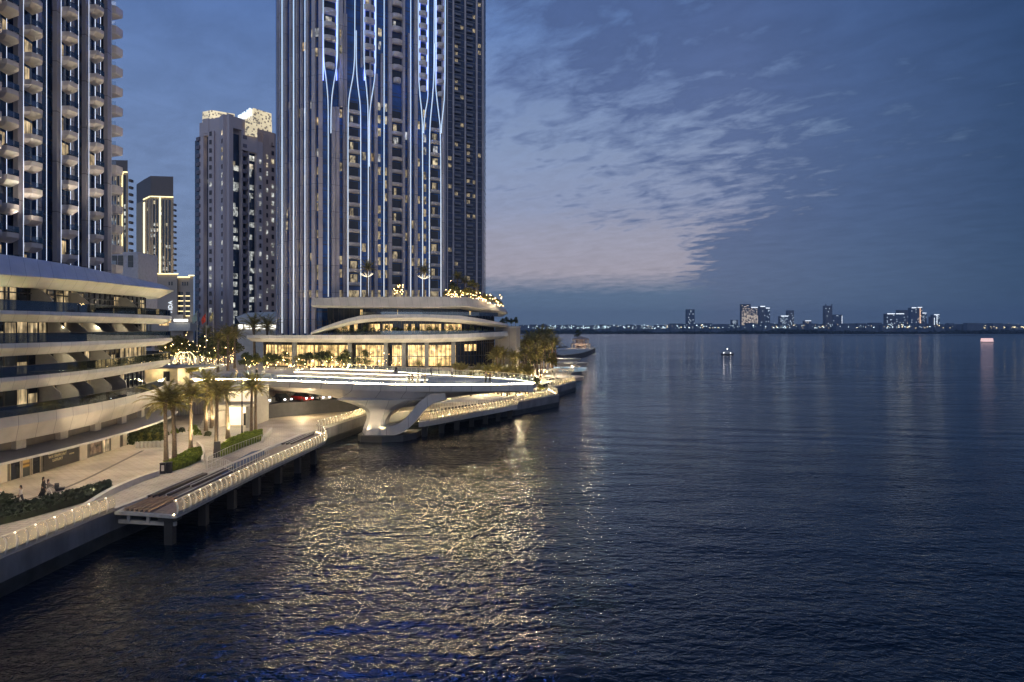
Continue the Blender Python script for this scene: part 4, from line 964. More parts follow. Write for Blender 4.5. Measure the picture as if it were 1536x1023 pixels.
# =============== tower with the lit lantern crown (left of the main tower) ===============
rnd = random.Random(5)
YC = 300.0
CT = thing('residential_tower', 'mauve residential tower with a glowing perforated crown, left of the tallest tower', 'tower')
def lantern_mat():
    m = bpy.data.materials.new('lantern_screen'); nt = nodes(m)
    geo = N(nt, 'ShaderNodeNewGeometry')
    v = N(nt, 'ShaderNodeTexVoronoi', {'Vector': geo.outputs['Position'], 'Scale': .8}, feature='F1')
    k = ramp(nt, v.outputs['Distance'], [(.30, (.12,)*3), (.48, (1, 1, 1))])
    nz = N(nt, 'ShaderNodeTexNoise', {'Vector': geo.outputs['Position'], 'Scale': .12})
    s = math_(nt, 'MULTIPLY', ramp(nt, nz.outputs[0], [(.3, (.6,)*3), (.7, (1.1,)*3)]), 1.0)
    e_ = mix(nt, 1., k, (1, .84, .52), 'MULTIPLY')
    b = N(nt, 'ShaderNodeBsdfPrincipled', {'Base Color': (.4, .35, .3, 1), 'Emission Color': e_, 'Emission Strength': s}); out(nt, b.outputs[0]); return m
LAN = lantern_mat()
def X_(px, Y): return (px-CX)/F*Y
CW = mat('mauve_wall', (.48, .41, .42), .8, noise=.05, nscale=.05); CW2 = mat('rose_wall', (.50, .37, .32), .8, noise=.05, nscale=.05)
CG = glass('glass_bay', (.012, .028, .06), .12, 1.5, .02)
CS = [(X_(289, 306), 306), (X_(303, 300), 300), (X_(338, 296), 296), (X_(341, 292), 292), (X_(372, 300), 300), (X_(392, 305), 305), (X_(412, 312), 312), (X_(421, 316), 316)]
on = lambda px: ray(px, CS)[:2]
def cs(p0, p1, y0, y1, off=.0, th=.3, Yr_=300): return MB().slab(on(p0), on(p1), zat(y1, Yr_), zat(y0, Yr_), off, th)
core = [tuple(p) for p in offset(CS, -1.0)]+[(X_(421, 316)+2, 340), (X_(289, 306), 340)]
MB().prism(core, 8, zat(205, 300)).build('wall', CG, CT)
mbs = [cs(302, 308, 185, 500, -1, 2), cs(316, 324.5, 200, 500, -.9, 2.4), cs(324.5, 335, 180, 500, -1.2, 2), cs(335, 340.6, 180, 500, -1, 2.6), cs(341, 347, 180, 500, -1.2, 2.6), cs(370.2, 371.6, 228, 500, -1, 2.2), cs(360.5, 362, 210, 500, -1, 2), cs(383.5, 392, 210, 500, -1, 2.2), cs(308, 316, 180, 202, -1, 2.2), cs(347, 360.5, 182, 199, -1, 2.4), cs(360, 384, 196, 228, -1, 2.4)]
many('wall_bay', mbs, CW, CT)
many('wall_bay', [cs(392, 413, 196, 500, -1, 2.0), cs(413, 420, 200, 500, -1, 1.8)], CW2, CT)
MB().prism([(X_(303, 298), 298.6), (X_(338, 294), 294.8), (X_(372, 299), 298.6), (X_(372, 299), 335), (X_(300, 298), 335)], zat(205, 300), zat(181, 300)).build('upper_wall', CW, CT)
MB().prism([(X_(371, 300), 299), (X_(413, 311), 310), (X_(420, 316), 340), (X_(371, 300), 340)], zat(210, 300), zat(190, 300)).build('upper_wall', CW2, CT)
MB().prism([(X_(305, 304), 303), (X_(318, 301), 300.5), (X_(352, 306), 306), (X_(352, 325), 325), (X_(305, 325), 325)], zat(181, 300), zat(164.5, 300)).build('lantern_screen', LAN, CT)
MB().prism([(X_(352, 322), 322), (X_(380, 304), 304), (X_(406, 311), 312), (X_(408, 335), 335), (X_(352, 335), 335)], zat(188, 300), zat(157.5, 300)).build('lantern_screen', LAN, CT)
MB().slab((X_(366, 297), 297.6), (X_(384, 301), 301.4), zat(205, 300), zat(183, 300), .6, .3).build('lantern_screen', LAN, CT)
text('EMAAR', 5.2, (X_(367.5, 311), 310.6, zat(178.5, 310)), (R(90), 0, math.atan2(304-322, X_(380, 304)-X_(352, 322))), emit('sign_white', (.75, .9, 1.), 1.3), 'roof_sign', CT, ext=.3)
ws = []; lw = []; pitch_c = 12.55
for p0, p1, y0 in ((318, 321.5, 199), (337, 340.2, 199), (386, 389, 240), (396.5, 399, 232), (404.5, 408, 214), (415, 417.5, 214)):
    py = y0
    while py < 480:
        z = zat(py, on(p0)[1]); off = 1.62 if p0 < 335 else (1.3 if p0 > 395 else 1.75)
        m_ = MB().slab(on(p0), on(p1), z-1.9, z, off-.1 if p0 > 340 else off, .08)
        (lw if rnd.random() < .36 else ws).append((-py, m_)); py += pitch_c
for p0, p1, y0 in ((347.5, 360, 240), (309, 315.4, 205), (372.5, 383, 232)):
    py = y0
    while py < 488:
        if rnd.random() < .55:
            z = zat(py, on(p0)[1]); a = p0+rnd.random()*3; lw.append((-py, MB().slab(on(a), on(min(p1, a+3+rnd.random()*8)), z-2.2, z, -.95, .05)))
        py += pitch_c*.5
ws.sort(key=lambda t: t[0]); lw.sort(key=lambda t: t[0])
many('window', [m_ for _, m_ in ws], mat('dark_pane', (.03, .02, .025), .25), CT); many('lit_window', [m_ for _, m_ in lw], lit('lit_far', [(1, .9, .62), (1, .84, .5), (.85, .95, 1.), (1, .8, .5)], 1.1, sx=.8, sz=.5), CT)
bs = []
for px, px2 in ((361.5, 367.5), (299, 303.5)):
    py = 206
    while py < 490: bs.append(cs(px, px2, py, py+5.5, -.9, 2.4)); py += pitch_c
bs.sort(key=lambda m_: m_.v[0][2]); many('balcony', bs, mat('c_balcony', (.16, .14, .17), .7), CT)

# =============== slimmer towers with yellow light lines ===============
def far_tower(px0, px1, py_top, py_crown, Y, label, lines, base=500, dep=24, skew=0, hot=.2):
    t = thing('residential_tower', label, 'tower', group=None)
    a, b = X_(px0, Y), X_(px1, Y); mid = a+(b-a)*(.42 if skew else 0.0)
    fr = [(a, Y+skew), (mid, Y), (b, Y+2)] if skew else [(a, Y), (b, Y+1)]
    body = fr+[(X_(px1-1, Y+dep), Y+dep), (X_(px0+1, Y+dep), Y+dep)]
    MB().prism(body, 8, zat(py_crown, Y)).build('wall', mat('far_wall', (.32, .27, .21), .8, noise=.1, nscale=.1), t)
    crown = [(p[0], p[1]-.4) for p in fr]+[(X_(px1-.6, Y+dep), Y+dep+.5), (X_(px0+.6, Y+dep), Y+dep+.5)]
    MB().prism(crown, zat(py_crown, Y), zat(py_top, Y)).build('crown', mat('far_crown', (.09, .08, .085), .6), t)
    onl = lambda px: ray(px, fr)[:2]
    if 1:
        g = MB()
        for p_, q_ in zip(fr[:-1], fr[1:]): g.slab(p_, q_, zat(py_crown+.6, Y), zat(py_crown-.8, Y), .5, .3)
        g.build('light_line', LEDY, t)
    for (px, y0, y1) in lines: MB().slab(onl(px-.9), onl(px+.9), zat(y1, Y), zat(y0, Y), .3, .6).build('light_line', LEDY, t)
    cols = []; px = px0+2.5
    while px < px1-3: cols.append(px); px += 4.6
    pi = []; gl = []; lt = []; ba = []
    for px in cols:
        pi.append(MB().slab(onl(px), onl(px+1.3), 8, zat(py_crown+3, Y), 0, .9)); 
        gl.append(MB().slab(onl(px+1.6), onl(px+4.2), 8, zat(py_crown+4, Y), .05, .1))
        py = py_crown+6
        while py < base-20:
            if rnd.random() < hot: z = zat(py, Y); lt.append(MB().slab(onl(px+1.6), onl(px+4.2), z-2, z, .18, .06))
            py += 3.4*F/Y
    py = py_crown+10
    while py < base:
        z = zat(py, Y); ba.append(MB().box(b+.3, Y+3, z-1, 1.0, 2.5, 1.2)); ba.append(MB().box(a-.1, Y+skew+2, z-1, 1.0, 2.5, 1.2)); py += 3.4*F/Y
    lt.sort(key=lambda m_: m_.v[0][2])
    many('pier', pi, mat('far_pier', (.42, .36, .28), .8), t); many('glass_bay', gl, CG, t); many('lit_window', lt, MATS['lit_far'], t, cap=60); many('balcony', ba, mat('far_balcony', (.13, .12, .12), .8), t, cap=60)
    return t
far_tower(203.5, 258, 264, 295, 420, 'slim beige tower with a dark crown and yellow light lines on its edges', [(205, 283, 378), (218, 300, 402), (240.4, 296, 412)], skew=10, hot=.26)
far_tower(150, 190.5, 240, 258, 330, 'beige tower with one tall yellow light line, half hidden behind the left apartment tower', [(184.8, 258, 376)], hot=.4)
for x_, y_, t_x in ((X_(232, 380), 380, X_(238, 420)), (X_(196, 395), 395, X_(212, 420)), (X_(182, 300), 300, X_(182, 330))): lamp('SPOT', (x_, y_, 32), 26000, (1, .78, .45), .5, spot=R(75), name='tower_wash', target=(t_x, y_+38, 85))
# white house-like block below them
wbk = thing('white_block', 'small white block with dark windows above the roof terrace of the terraced building', 'building')
MB().box(X_(182, 150), 154, 20, 7.5, 8, zat(378, 150)-20).build('wall', mat('bluish_white', (.45, .45, .50), .6), wbk)
many('window', [MB().box(X_(px, 150), 149.95, zat(py, 150), 1.1, .1, 1.3) for px in (172, 181, 196) for py in (392, 401)], GLD, wbk)
# hotel with its name written up the wall
HY = 260.0; HT = thing('hotel', 'low cream hotel with glowing cornices and its name in white letters running up the wall', 'building')
HW = mat('hotel_wall', (.36, .30, .25), .8, noise=.05)
for (p0, p1, pt_, dy) in ((236, 266, 411.5, 0), (264.5, 285.5, 416, 1.2), (285, 290, 414, 0)):
    MB().prism([(X_(p0, HY), HY+dy), (X_(p1, HY), HY+dy), (X_(p1-.5, HY+25), HY+25), (X_(p0+.5, HY+25), HY+25)], 8, zat(pt_, HY)).build('wall', HW, HT)
    MB().box((X_(p0, HY)+X_(p1, HY))/2, HY+dy-.2, zat(pt_, HY), X_(p1, HY)-X_(p0, HY)+.6, .9, .35).build('cornice_light', LEDY, HT)
ws = []; ls = []
for py in (438, 445.5, 453, 461, 468):
    for px in (269, 280):
        ws.append(MB().box(X_(px, HY), HY+1.15, zat(py, HY)-1.2, 1.7, .15, 1.3)); ls.append(MB().box(X_(px, HY), HY+1.05, zat(py, HY)-1.55, 1.9, .2, .22))
for px in (254, 258, 272, 275.5, 279): ws.append(MB().box(X_(px, HY), HY-.05 if px < 264 else HY+1.15, zat(428, HY), .5, .15, 1.4))
many('window', ws, GLD, HT); many('window_light', ls, LEDY, HT)
many('lit_window', [MB().box(X_(px, HY), HY-1.1, zat(py, HY)-1.3, 1.3, .1, 1.5) for py in (476, 483) for px in (244, 250, 256)], LITG, HT)
MB().box(X_(253, HY), HY, 8, 12, 2, zat(472, HY)-8).build('lower_wall', HW, HT)
MB().box(X_(276, HY), HY-1, zat(496, HY), 8, 5, zat(484, HY)-zat(496, HY)).build('lobby', PALE, HT)
MB().box(X_(279, HY), HY-4, zat(482.5, HY), 5, .6, .9).build('lobby_light', emit('lobby_white', (1, 1, .9), 3), HT)
SGN = emit('sign_white2', (.85, .93, 1.), 1.1)
text('VIDA', 2.2, (X_(259, HY), HY-.3, zat(461, HY)), (R(90), R(-90), 0), SGN, 'wall_sign', HT, ext=.08)

# =============== far shore ===============
def farx(px, Y): return X_(px, Y)
# wooded shore: a strip of mangroves over the water, hugging the far bank
mb = MB(); mb.prism([(-1500, 2080), (-120, 2050), (120, 2060), (400, 2075), (900, 2060), (1500, 2050), (2600, 2060), (9000, 2600), (9000, 9000), (-6000, 9000), (-1500, 3000)], -1, .8)
struct(mb.build('far_land', mat('far_ground', (.03, .04, .045), .95)))
mb = MB(); r2 = random.Random(3)
for i in range(5200):
    x = r2.uniform(-60, 1750); y = 2070+r2.random()**2*200; s = r2.uniform(4, 9)
    h = (6.5+3.4*math.sin(x*.009)+2.6*math.sin(x*.037)+1.6*math.sin(x*.11)+r2.uniform(-1.5, 2.4)); a = r2.uniform(0, 6.28)
    c, n = math.cos(a)*s, math.sin(a)*s; z = r2.uniform(0, h-2.0)
    mb.add([(x-c, y-n, z), (x+c, y+n, z-.5), (x+c*.5, y+n*.4, z+r2.uniform(2.5, 4)), (x-c*.4, y-n*.6, z+r2.uniform(2, 4))], [(0, 1, 2, 3)])
o = mb.build('mangrove_belt', mat('mangrove', (.022, .04, .045), .9)); o['kind'] = 'stuff'; o['label'] = 'dark mangrove belt along the far shore'
# sandbar
mb = MB(); mb.prism([(560, 1560), (760, 1545), (1150, 1560), (1100, 1600), (700, 1590)], -.5, .5); struct(mb.build('sandbar', mat('far_sand', (.03, .04, .05), .95)))
# city lights on the low shore: countless small lamps and low houses
PT = [emit('city_white', (.72, .92, 1.), 3.), emit('city_warm', (1., .80, .42), 3.)]
for nm, mm, rng, cnt, sd_ in (('city_lights', PT[0], [(785, 1000, 2.2), (1000, 1180, 1.0), (1180, 1410, .7)], 1300, 1), ('city_lights', PT[1], [(920, 1080, .5), (1140, 1440, .8), (1475, 1536, 1.2)], 520, 2)):
    mb = MB(); r2 = random.Random(sd_)
    tot = sum((b-a)*c for a, b, c in rng)
    for i in range(cnt):
        k = r2.random()*tot
        for a, b, c in rng:
            if k < (b-a)*c: px = a+k/c; break
            k -= (b-a)*c
        Y = r2.uniform(2350, 3600); py = 493.2-abs(r2.gauss(0, 1.9)) if px < 1000 else 492.5-abs(r2.gauss(0, 2.4))
        if px < 930 and r2.random() < .5: py = r2.choice((489.5, 491.8))+r2.gauss(0, .35)
        s = Y/2400*r2.choice((.9, 1.1, 1.5, 2.3)); x, _, z = P(px, py, Y); mb.box(x, Y, z, s, s, s*.9)
    o = mb.build(nm, mm); o['kind'] = 'stuff'; o['label'] = 'countless small lights of the city on the far shore'
mb = MB(); r2 = random.Random(9)
for i in range(420):
    px = r2.uniform(780, 1540); Y = r2.uniform(2500, 3500); h = 5+r2.random()*(16 if px < 1000 else 24); mb.box(farx(px, Y), Y, 0, r2.uniform(14, 46), 20, 18+h*.7)
o = mb.build('low_city', mat('city_wall', (.10, .13, .18), .9, nscale=.02)); o['kind'] = 'stuff'; o['label'] = 'low dark buildings of the city on the far shore'
FARW = [mat('far_tower_blue', (.085, .115, .165), .7, nscale=.02), mat('far_tower_grey', (.12, .13, .16), .8, nscale=.02)]
LF1 = emit('far_window', (1., .80, .58), 2.); LF2 = emit('far_window_cool', (.72, .88, 1.), 2.); CAPL = emit('far_cap', (.85, .93, 1.), 1.6)
FT = [(1030.5, 1042, 464, 0, .10, 0, 'lone dark tower left of the far skyline, faint windows'), (1112.5, 1126, 456, 0, .34, 1, 'tallest far slab with a dark top and warm lit lower floors'), (1126, 1140, 461, 1, .42, 1, 'far tower with a bright roof light beside the tallest slab'), (1140, 1148, 459.5, 1, .08, 0, 'slim far tower with a single roof lamp'), (1148.5, 1155, 462, 1, .16, 0, 'narrow far tower at the right end of the first cluster'),
      (1098, 1107, 480, 0, .5, 0, 'short far block speckled white, left of the first cluster'), (1170.5, 1183, 474, 1, .55, 0, 'short bright far block right of the first cluster'), (1182, 1191, 465.5, 0, .3, 0, 'thin lit far tower behind the short bright block'), (1207, 1217, 481, 1, .2, 1, 'low far block with a pink edge light'), (1238, 1248.5, 458.5, 2, .08, 0, 'lone dark far tower with two roof horns'), (1250, 1263.5, 472, 3, .16, 0, 'stocky dark far block with a pale right edge'),
      (1330, 1343, 470.5, 1, .25, 0, 'far tower with a white roof bar opening the second cluster'), (1343, 1357, 470.5, 1, .16, 0, 'second far tower with a white roof bar and short vertical lamp'), (1348, 1368, 465, 0, .05, 0, 'broad dark far slab in the middle of the second cluster'), (1367, 1375, 461.5, 1, .15, 0, 'far tower with a bright white cap'), (1376, 1383.5, 461, 4, .15, 1, 'far tower with an orange vertical line and bright cap'), (1382.5, 1390, 469.5, 1, .2, 0, 'shorter far tower with a white cap and two pale lines'), (1398, 1402, 475, 3, .1, 0, 'thin far pole-like tower with a pale light line'), (1400.5, 1409.5, 472, 4, .1, 0, 'last far tower to the right with a white cap and centre line')]
for i, (p0, p1, pt_, cap_, dens, wm, lb) in enumerate(FT):
    Y = 2700+((i*37) % 11)*55; a, b = farx(p0, Y), farx(p1, Y); zt = zat(pt_, Y)
    t = thing('skyline_tower', lb, 'tower', group='towers of the far skyline')
    MB().box((a+b)/2, Y+12, 0, b-a, 24, zt).build('wall', FARW[i % 2], t)
    lt = MB()
    nx = max(2, int((b-a)/4.2)); nz_ = int((zt-18)/4.5)
    for ix in range(nx):
        for iz in range(nz_):
            dd = dens*(1.9 if (wm and iz < nz_*.6) else .8)
            if rnd.random() < dd: lt.box(a+(ix+.5)*(b-a)/nx, Y-.3, 18+iz*4.5, 1.9, .5, 2.1)
    if lt.v: o = lt.build('lit_windows', LF1 if wm else LF2, t); o['kind'] = 'stuff'
    if cap_ in (1, 4): MB().box((a+b)/2, Y-.5, zt-2, (b-a)*.85, 2, 3.4).build('roof_light', CAPL, t)
    if cap_ == 2:
        for s_ in (a+2, b-2): MB().box(s_, Y, zt, 3, 3, 7).build('roof_horn', FARW[0], t)
    if cap_ == 3: MB().box(b-1.5, Y-.5, 20, 1.7, 1, zt-24).build('light_line', CAPL, t)
    if cap_ == 4: MB().box(a+(b-a)*.55, Y-.5, 14, 2.4, 1, zt-14).build('light_line', emit('orange_line', (1, .55, .28), 1.8) if wm else CAPL, t)
# lit ferry and the small boat
def boat(label, px, py, L, Hh, litup):
    x, y, _ = G(px, py, 0.0)
    t = thing('boat', label, 'boat', (x, y, 0))
    hull = MB(); rings = []
    for s_, wd_, zk in ((-L/2, .6, .3), (-L*.4, 1., 0), (0, 1.15, -.1), (L*.32, .9, 0), (L/2, .08, .7)):
        w_ = wd_*L*.13; rings.append([(s_, -w_, 1.0+zk*.5), (s_, -w_*.6, -.3), (s_, w_*.6, -.3), (s_, w_, 1.0+zk*.5)])
    hull.loft(rings); hull.build('hull', mat('hull_dark', (.12, .12, .13), .4) if not litup else mat('hull_white', (.5, .48, .5), .4), t)
    if litup:
        c = MB(); c.box(-.5, 0, 1.0, L*.82, L*.2, 1.9); c.box(-.5, 0, 3.3, L*.78, L*.19, 1.7); c.build('cabin', emit('ferry_cabin', (1., .62, .58), 1.0), t)
        c = MB(); c.box(-.5, 0, 2.95, L*.86, L*.22, .3); c.box(-.5, 0, 5.1, L*.82, L*.22, .25); c.build('roof', mat('ferry_roof', (.6, .5, .5), .5), t)
    else:
        c = MB(); c.box(-.3, 0, 1.0, L*.3, L*.16, 1.5); c.box(.1, 0, 2.5, L*.36, L*.2, .12); c.build('cabin', mat('cabin_white', (.5, .5, .5), .4), t)
        MB().tube([(0, 0, 2.6), (0, 0, 4.0)], .05, 5).build('mast', STEEL, t)
        m_ = MB(); m_.ell((0, 0, 4.1), .22, .22, .22); m_.ell((-2.4, 0, 1.5), .2, .2, .2); m_.ell((2.2, 0, 1.4), .2, .2, .2); m_.build('lamp', emit('boat_lamp', (1, .95, .85), 12), t)
    return t
boat('small dark motorboat with white lamps alone on the open water', 1091, 532.5, 8.6, 3, False)
boat('lit pink ferry far out on the right of the water', 1481, 513.5, 17, 6, True)
# =============== vegetation ===============
rnd = random.Random(21)
def palm_mesh(h, r_tr, nfr, fl, seed, lean=.2):
    r = random.Random(seed); tr = MB(); bx, by = r.uniform(-lean, lean), r.uniform(-lean, lean); pts = []; rad = []
    nseg = 14
    for i in range(nseg+1):
        t = i/nseg; pts.append((bx*t*t, by*t*t, h*t)); rad.append(r_tr*(1.15-.3*t+(.10 if i % 2 else 0))+(.10*(1-t)**6))
    tr.tube(pts, rad, 9); top = Vector(pts[-1])
    hd = MB(); hd.ell((top.x, top.y, top.z+.1), r_tr*1.5, r_tr*1.5, .6, 8, 5, .12, r)
    fr = MB()
    for k in range(nfr):
        a = k*2.399+r.uniform(-.2, .2); el = R(82)-R(84)*(k/nfr)**.9+r.uniform(-.08, .08); L = fl*r.uniform(.7, 1.1)
        droop = .34+.36*(k/nfr)+r.uniform(-.08, .08); n = 9; p = top+Vector((0, 0, .25)); pts = [p.copy()]; e2 = el
        for s_ in range(n):
            e2 -= droop*(s_+1)/n*.36; d = Vector((math.cos(a)*math.cos(e2), math.sin(a)*math.cos(e2), math.sin(e2))); p = p+d*L/n; pts.append(p.copy())
        fr.tube(pts, [.035*(1-.75*i/n) for i in range(n+1)], 3, False)
        for i in range(1, n+1):
            for sub in (0, .34, .67):
                if i == n and sub: continue
                q = pts[i].lerp(pts[min(i+1, n)], sub); d = (pts[min(i+1, n)]-pts[i-1]).normalized(); side = d.cross(Vector((0, 0, 1))).normalized(); up = side.cross(d)
                ll = fl*.24*math.sin(math.pi*min(1, (i+sub)/(n+1)*.9+.12))+.08
                for sg in (-1, 1):
                    dd = (side*sg*.8+d*.62-up*(.10+r.uniform(-.1, .25))+Vector((0, 0, -.12))).normalized(); tip = q+dd*ll*r.uniform(.7, 1.1)
                    wv = d*.036*(fl/3); fr.add([q-wv, q+wv, tip], [(0, 1, 2)])
    return tr, hd, fr
PV = []
for i, (h, rt, nf, fl) in enumerate(((6.6, .19, 27, 3.1), (7.4, .21, 31, 3.4), (5.6, .19, 24, 2.9), (4.2, .18, 22, 2.4))):
    tr, hd, fr = palm_mesh(h, rt, nf, fl, 40+i); PV.append((tr.mesh('trunk', BARK, True), hd.mesh('head', BARK), fr.mesh('fronds', FROND), h))
def palm(label, loc, h=None, var=0, group=None, scale=None, parts=True, rz=None):
    tr, hd, fr, hh = PV[var]; s = scale or ((h/hh) if h else 1.)
    t = thing('palm_tree', label, 'palm', loc, rz if rz is not None else rnd.uniform(0, 6.28), group, s)
    for nm, me in (('trunk', tr), ('head', hd), ('fronds', fr)):
        o = bpy.data.objects.new(nm, me); col.objects.link(o); o.parent = t
    return t
def tree_mesh(h, cr, seed, leafs=900, leafsz=.22, flat=.75, nb=6):
    r = random.Random(seed); tr = MB(); base = h*.38
    tr.tube([(0, 0, 0), (.05, .03, base*.5), (0, .06, base), (.03, 0, h*.6)], [.14, .11, .09, .05], 7); lf = MB(); cl = []
    for k in range(nb):
        a = k*2.4+r.uniform(-.3, .3); rr = cr*r.uniform(.35, .72); z = base+r.uniform(.2, 1)*(h-base)*.75
        tr.tube([(0, 0, base*.85), (math.cos(a)*rr*.5, math.sin(a)*rr*.5, (base+z)/2+.1), (math.cos(a)*rr, math.sin(a)*rr, z)], [.06, .04, .02], 5); cl.append((math.cos(a)*rr, math.sin(a)*rr, z, cr*r.uniform(.34, .55)))
    cl.append((0, 0, h*.82, cr*.5)); cl.append((r.uniform(-.3, .3), 0, h*.92, cr*.35))
    for i in range(leafs):
        cx, cy, cz, cs_ = r.choice(cl); v = Vector((r.gauss(0, 1), r.gauss(0, 1), r.gauss(0, 1))).normalized()*cs_*(r.random()**.4); v.z *= flat
        p = Vector((cx, cy, cz))+v; a = Vector((r.gauss(0, 1), r.gauss(0, 1), r.gauss(0, .6))).normalized(); b = a.cross(Vector((r.gauss(0, 1), r.gauss(0, 1), r.gauss(0, 1)))).normalized(); s_ = leafsz*r.uniform(.6, 1.3)
        lf.add([p-a*s_, p+b*s_*.55, p+a*s_, p-b*s_*.55], [(0, 1, 2, 3)])
    return tr, lf
TVR = []
for i, (h, cr) in enumerate(((4.6, 2.0), (5.4, 2.5), (3.6, 1.7))):
    tr, lf = tree_mesh(h, cr, 70+i, 850, .20); TVR.append((tr.mesh('trunk', BARK2), lf.mesh('crown', LEAF), h))
    TVR.append((tr.mesh('trunk', BARK2), lf.mesh('crown', LEAFY), h))
def tree(label, loc, h=None, var=0, group=None, name='leafy_tree', cat='tree'):
    tr, cr, hh = TVR[var]; t = thing(name, label, cat, loc, rnd.uniform(0, 6.28), group, (h/hh) if h else 1.)
    for nm, me in (('trunk', tr), ('crown', cr)):
        o = bpy.data.objects.new(nm, me); col.objects.link(o); o.parent = t
    return t
def bush(mb, c, r_, n=120, s=.12, rr=None, hz=.8):
    r = rr or rnd
    for i in range(n):
        v = Vector((r.gauss(0, 1), r.gauss(0, 1), r.gauss(0, 1))).normalized(); v = Vector((v.x*r_[0], v.y*r_[1], abs(v.z)*r_[2]))*(r.random()**.25)
        p = Vector(c)+v; a = Vector((r.gauss(0, 1), r.gauss(0, 1), r.gauss(0, 1))).normalized(); b = a.orthogonal().normalized(); s_ = s*r.uniform(.6, 1.4)
        mb.add([p-a*s_, p+b*s_*.6, p+a*s_, p-b*s_*.6], [(0, 1, 2, 3)])
# the promenade palms, one by one (base px,py ; crown px y)
PL = [(249, 700, 607, 0, 'palm nearest the black litter bins, in the small hedge bed'), (262, 695, 612, 2, 'second palm in the small hedge bed, just right of the bins'), (286, 676, 598, 0, 'palm at the far end of the small hedge bed'),
      (309, 646, 578, 1, 'tallest palm standing back by the stair wall'), (318, 642, 589, 3, 'slim palm close behind the tallest palm near the stairs'), (324, 683, 598, 0, 'palm at the near end of the long hedge bed beside the info post'),
      (342, 658, 590, 2, 'palm in front of the stairs in the long hedge bed'), (377, 654, 584, 1, 'big palm in front of the bright lobby wall, left of its twin'), (383.5, 650, 588, 0, 'palm right behind the big palm before the bright lobby wall')]
UPL = []
for px, py, cy_, v, lb in PL:
    x, y, z = G(px, py); h = (py-cy_)/F*y; palm(lb, (x, y, z), h, v, 'palms along the promenade')
    UPL.append((x, y, z, h))
    lamp('SPOT', (x+.75, y-.75, z+.25), 330, (1, .82, .46), .06, spot=R(58), name='palm_uplight', target=(x, y, z+h))
    lamp('SPOT', (x-.8, y+.35, z+.25), 130, (1, .82, .46), .06, spot=R(58), name='palm_uplight', target=(x, y, z+h))
# hedge beds
def hedge_bed(label, pix, hh, m_, dens=38, s=.11, cat='hedge', z=2.62, nm='hedge'):
    pts = [G(px, py, z)[:2] for px, py in pix]; n = len(pts)//2; A = pts[:n]; B = pts[n:][::-1]
    mb = MB(); core = MB(); core.prism([p for p in pts], z, z+hh*.72)
    for i in range(n-1):
        L = (Vector(A[i+1])-Vector(A[i])).length; W = (Vector(B[i])-Vector(A[i])).length; k = int(L*max(W, .6)*dens)
        for j in range(k):
            t, u = rnd.random(), rnd.random(); a = Vector(A[i]).lerp(Vector(A[i+1]), t); b = Vector(B[i]).lerp(Vector(B[i+1]), t); p = a.lerp(b, u)
            bush(mb, (p.x, p.y, z+hh*.55), (.22, .22, hh*.5), 4, s)
    o = mb.build(nm, m_); tag(o, label, cat); core.build('inner_growth', m_, o); return o
hedge_bed('small bright green clipped hedge bed right of the black bins', [(246, 709), (262, 706), (283, 699), (303, 689), (304, 677), (284, 681), (264, 692), (246, 700)], .7, HEDGE)
hedge_bed('long bright green clipped hedge bed beside the sunken ramp', [(329, 686), (345, 680), (365, 671), (392, 661), (392, 650), (368, 655), (345, 664), (329, 676)], .7, HEDGE)
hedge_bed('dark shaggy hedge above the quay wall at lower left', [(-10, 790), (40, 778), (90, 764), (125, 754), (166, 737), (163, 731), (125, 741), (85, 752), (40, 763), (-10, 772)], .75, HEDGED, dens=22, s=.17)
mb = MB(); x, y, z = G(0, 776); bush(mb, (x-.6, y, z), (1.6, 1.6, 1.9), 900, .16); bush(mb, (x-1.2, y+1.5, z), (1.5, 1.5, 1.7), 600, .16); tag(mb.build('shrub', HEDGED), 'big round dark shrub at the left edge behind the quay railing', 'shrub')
# curved white kerbs of the beds
def kerb(label, pix, hh=.5, w_=.45):
    c = smooth([G(px, py)[:2] for px, py in pix], 2); mb = MB()
    n = len(c); rings = []
    for i, p in enumerate(c):
        t = i/(n-1); k = .25+.75*math.sin(math.pi*min(1, t*1.1+.12))**.5 if False else 1.; a = nrm(c, min(i, n-2)); h_ = hh*(.35+.65*min(1, t*3))
        rings.append([(p[0]+a[0]*w_/2, p[1]+a[1]*w_/2, 2.6), (p[0]+a[0]*w_*.4, p[1]+a[1]*w_*.4, 2.6+h_), (p[0]-a[0]*w_*.4, p[1]-a[1]*w_*.4, 2.6+h_), (p[0]-a[0]*w_/2, p[1]-a[1]*w_/2, 2.6)])
    mb.loft(rings); tag(mb.build('kerb_wall', PALE), label, 'kerb')
kerb('long low pale kerb wall sweeping from the dark hedge to the deck', [(126, 762), (150, 750), (175, 737), (205, 724), (235, 714)], .55, .6)
kerb('short curved pale kerb at the far end of the small hedge bed', [(303, 692), (306, 684), (302, 676), (296, 671)], .8, .3)
kerb('pale wedge kerb at the far end of the long hedge bed', [(393, 664), (400, 656), (407, 648)], .7, .35)
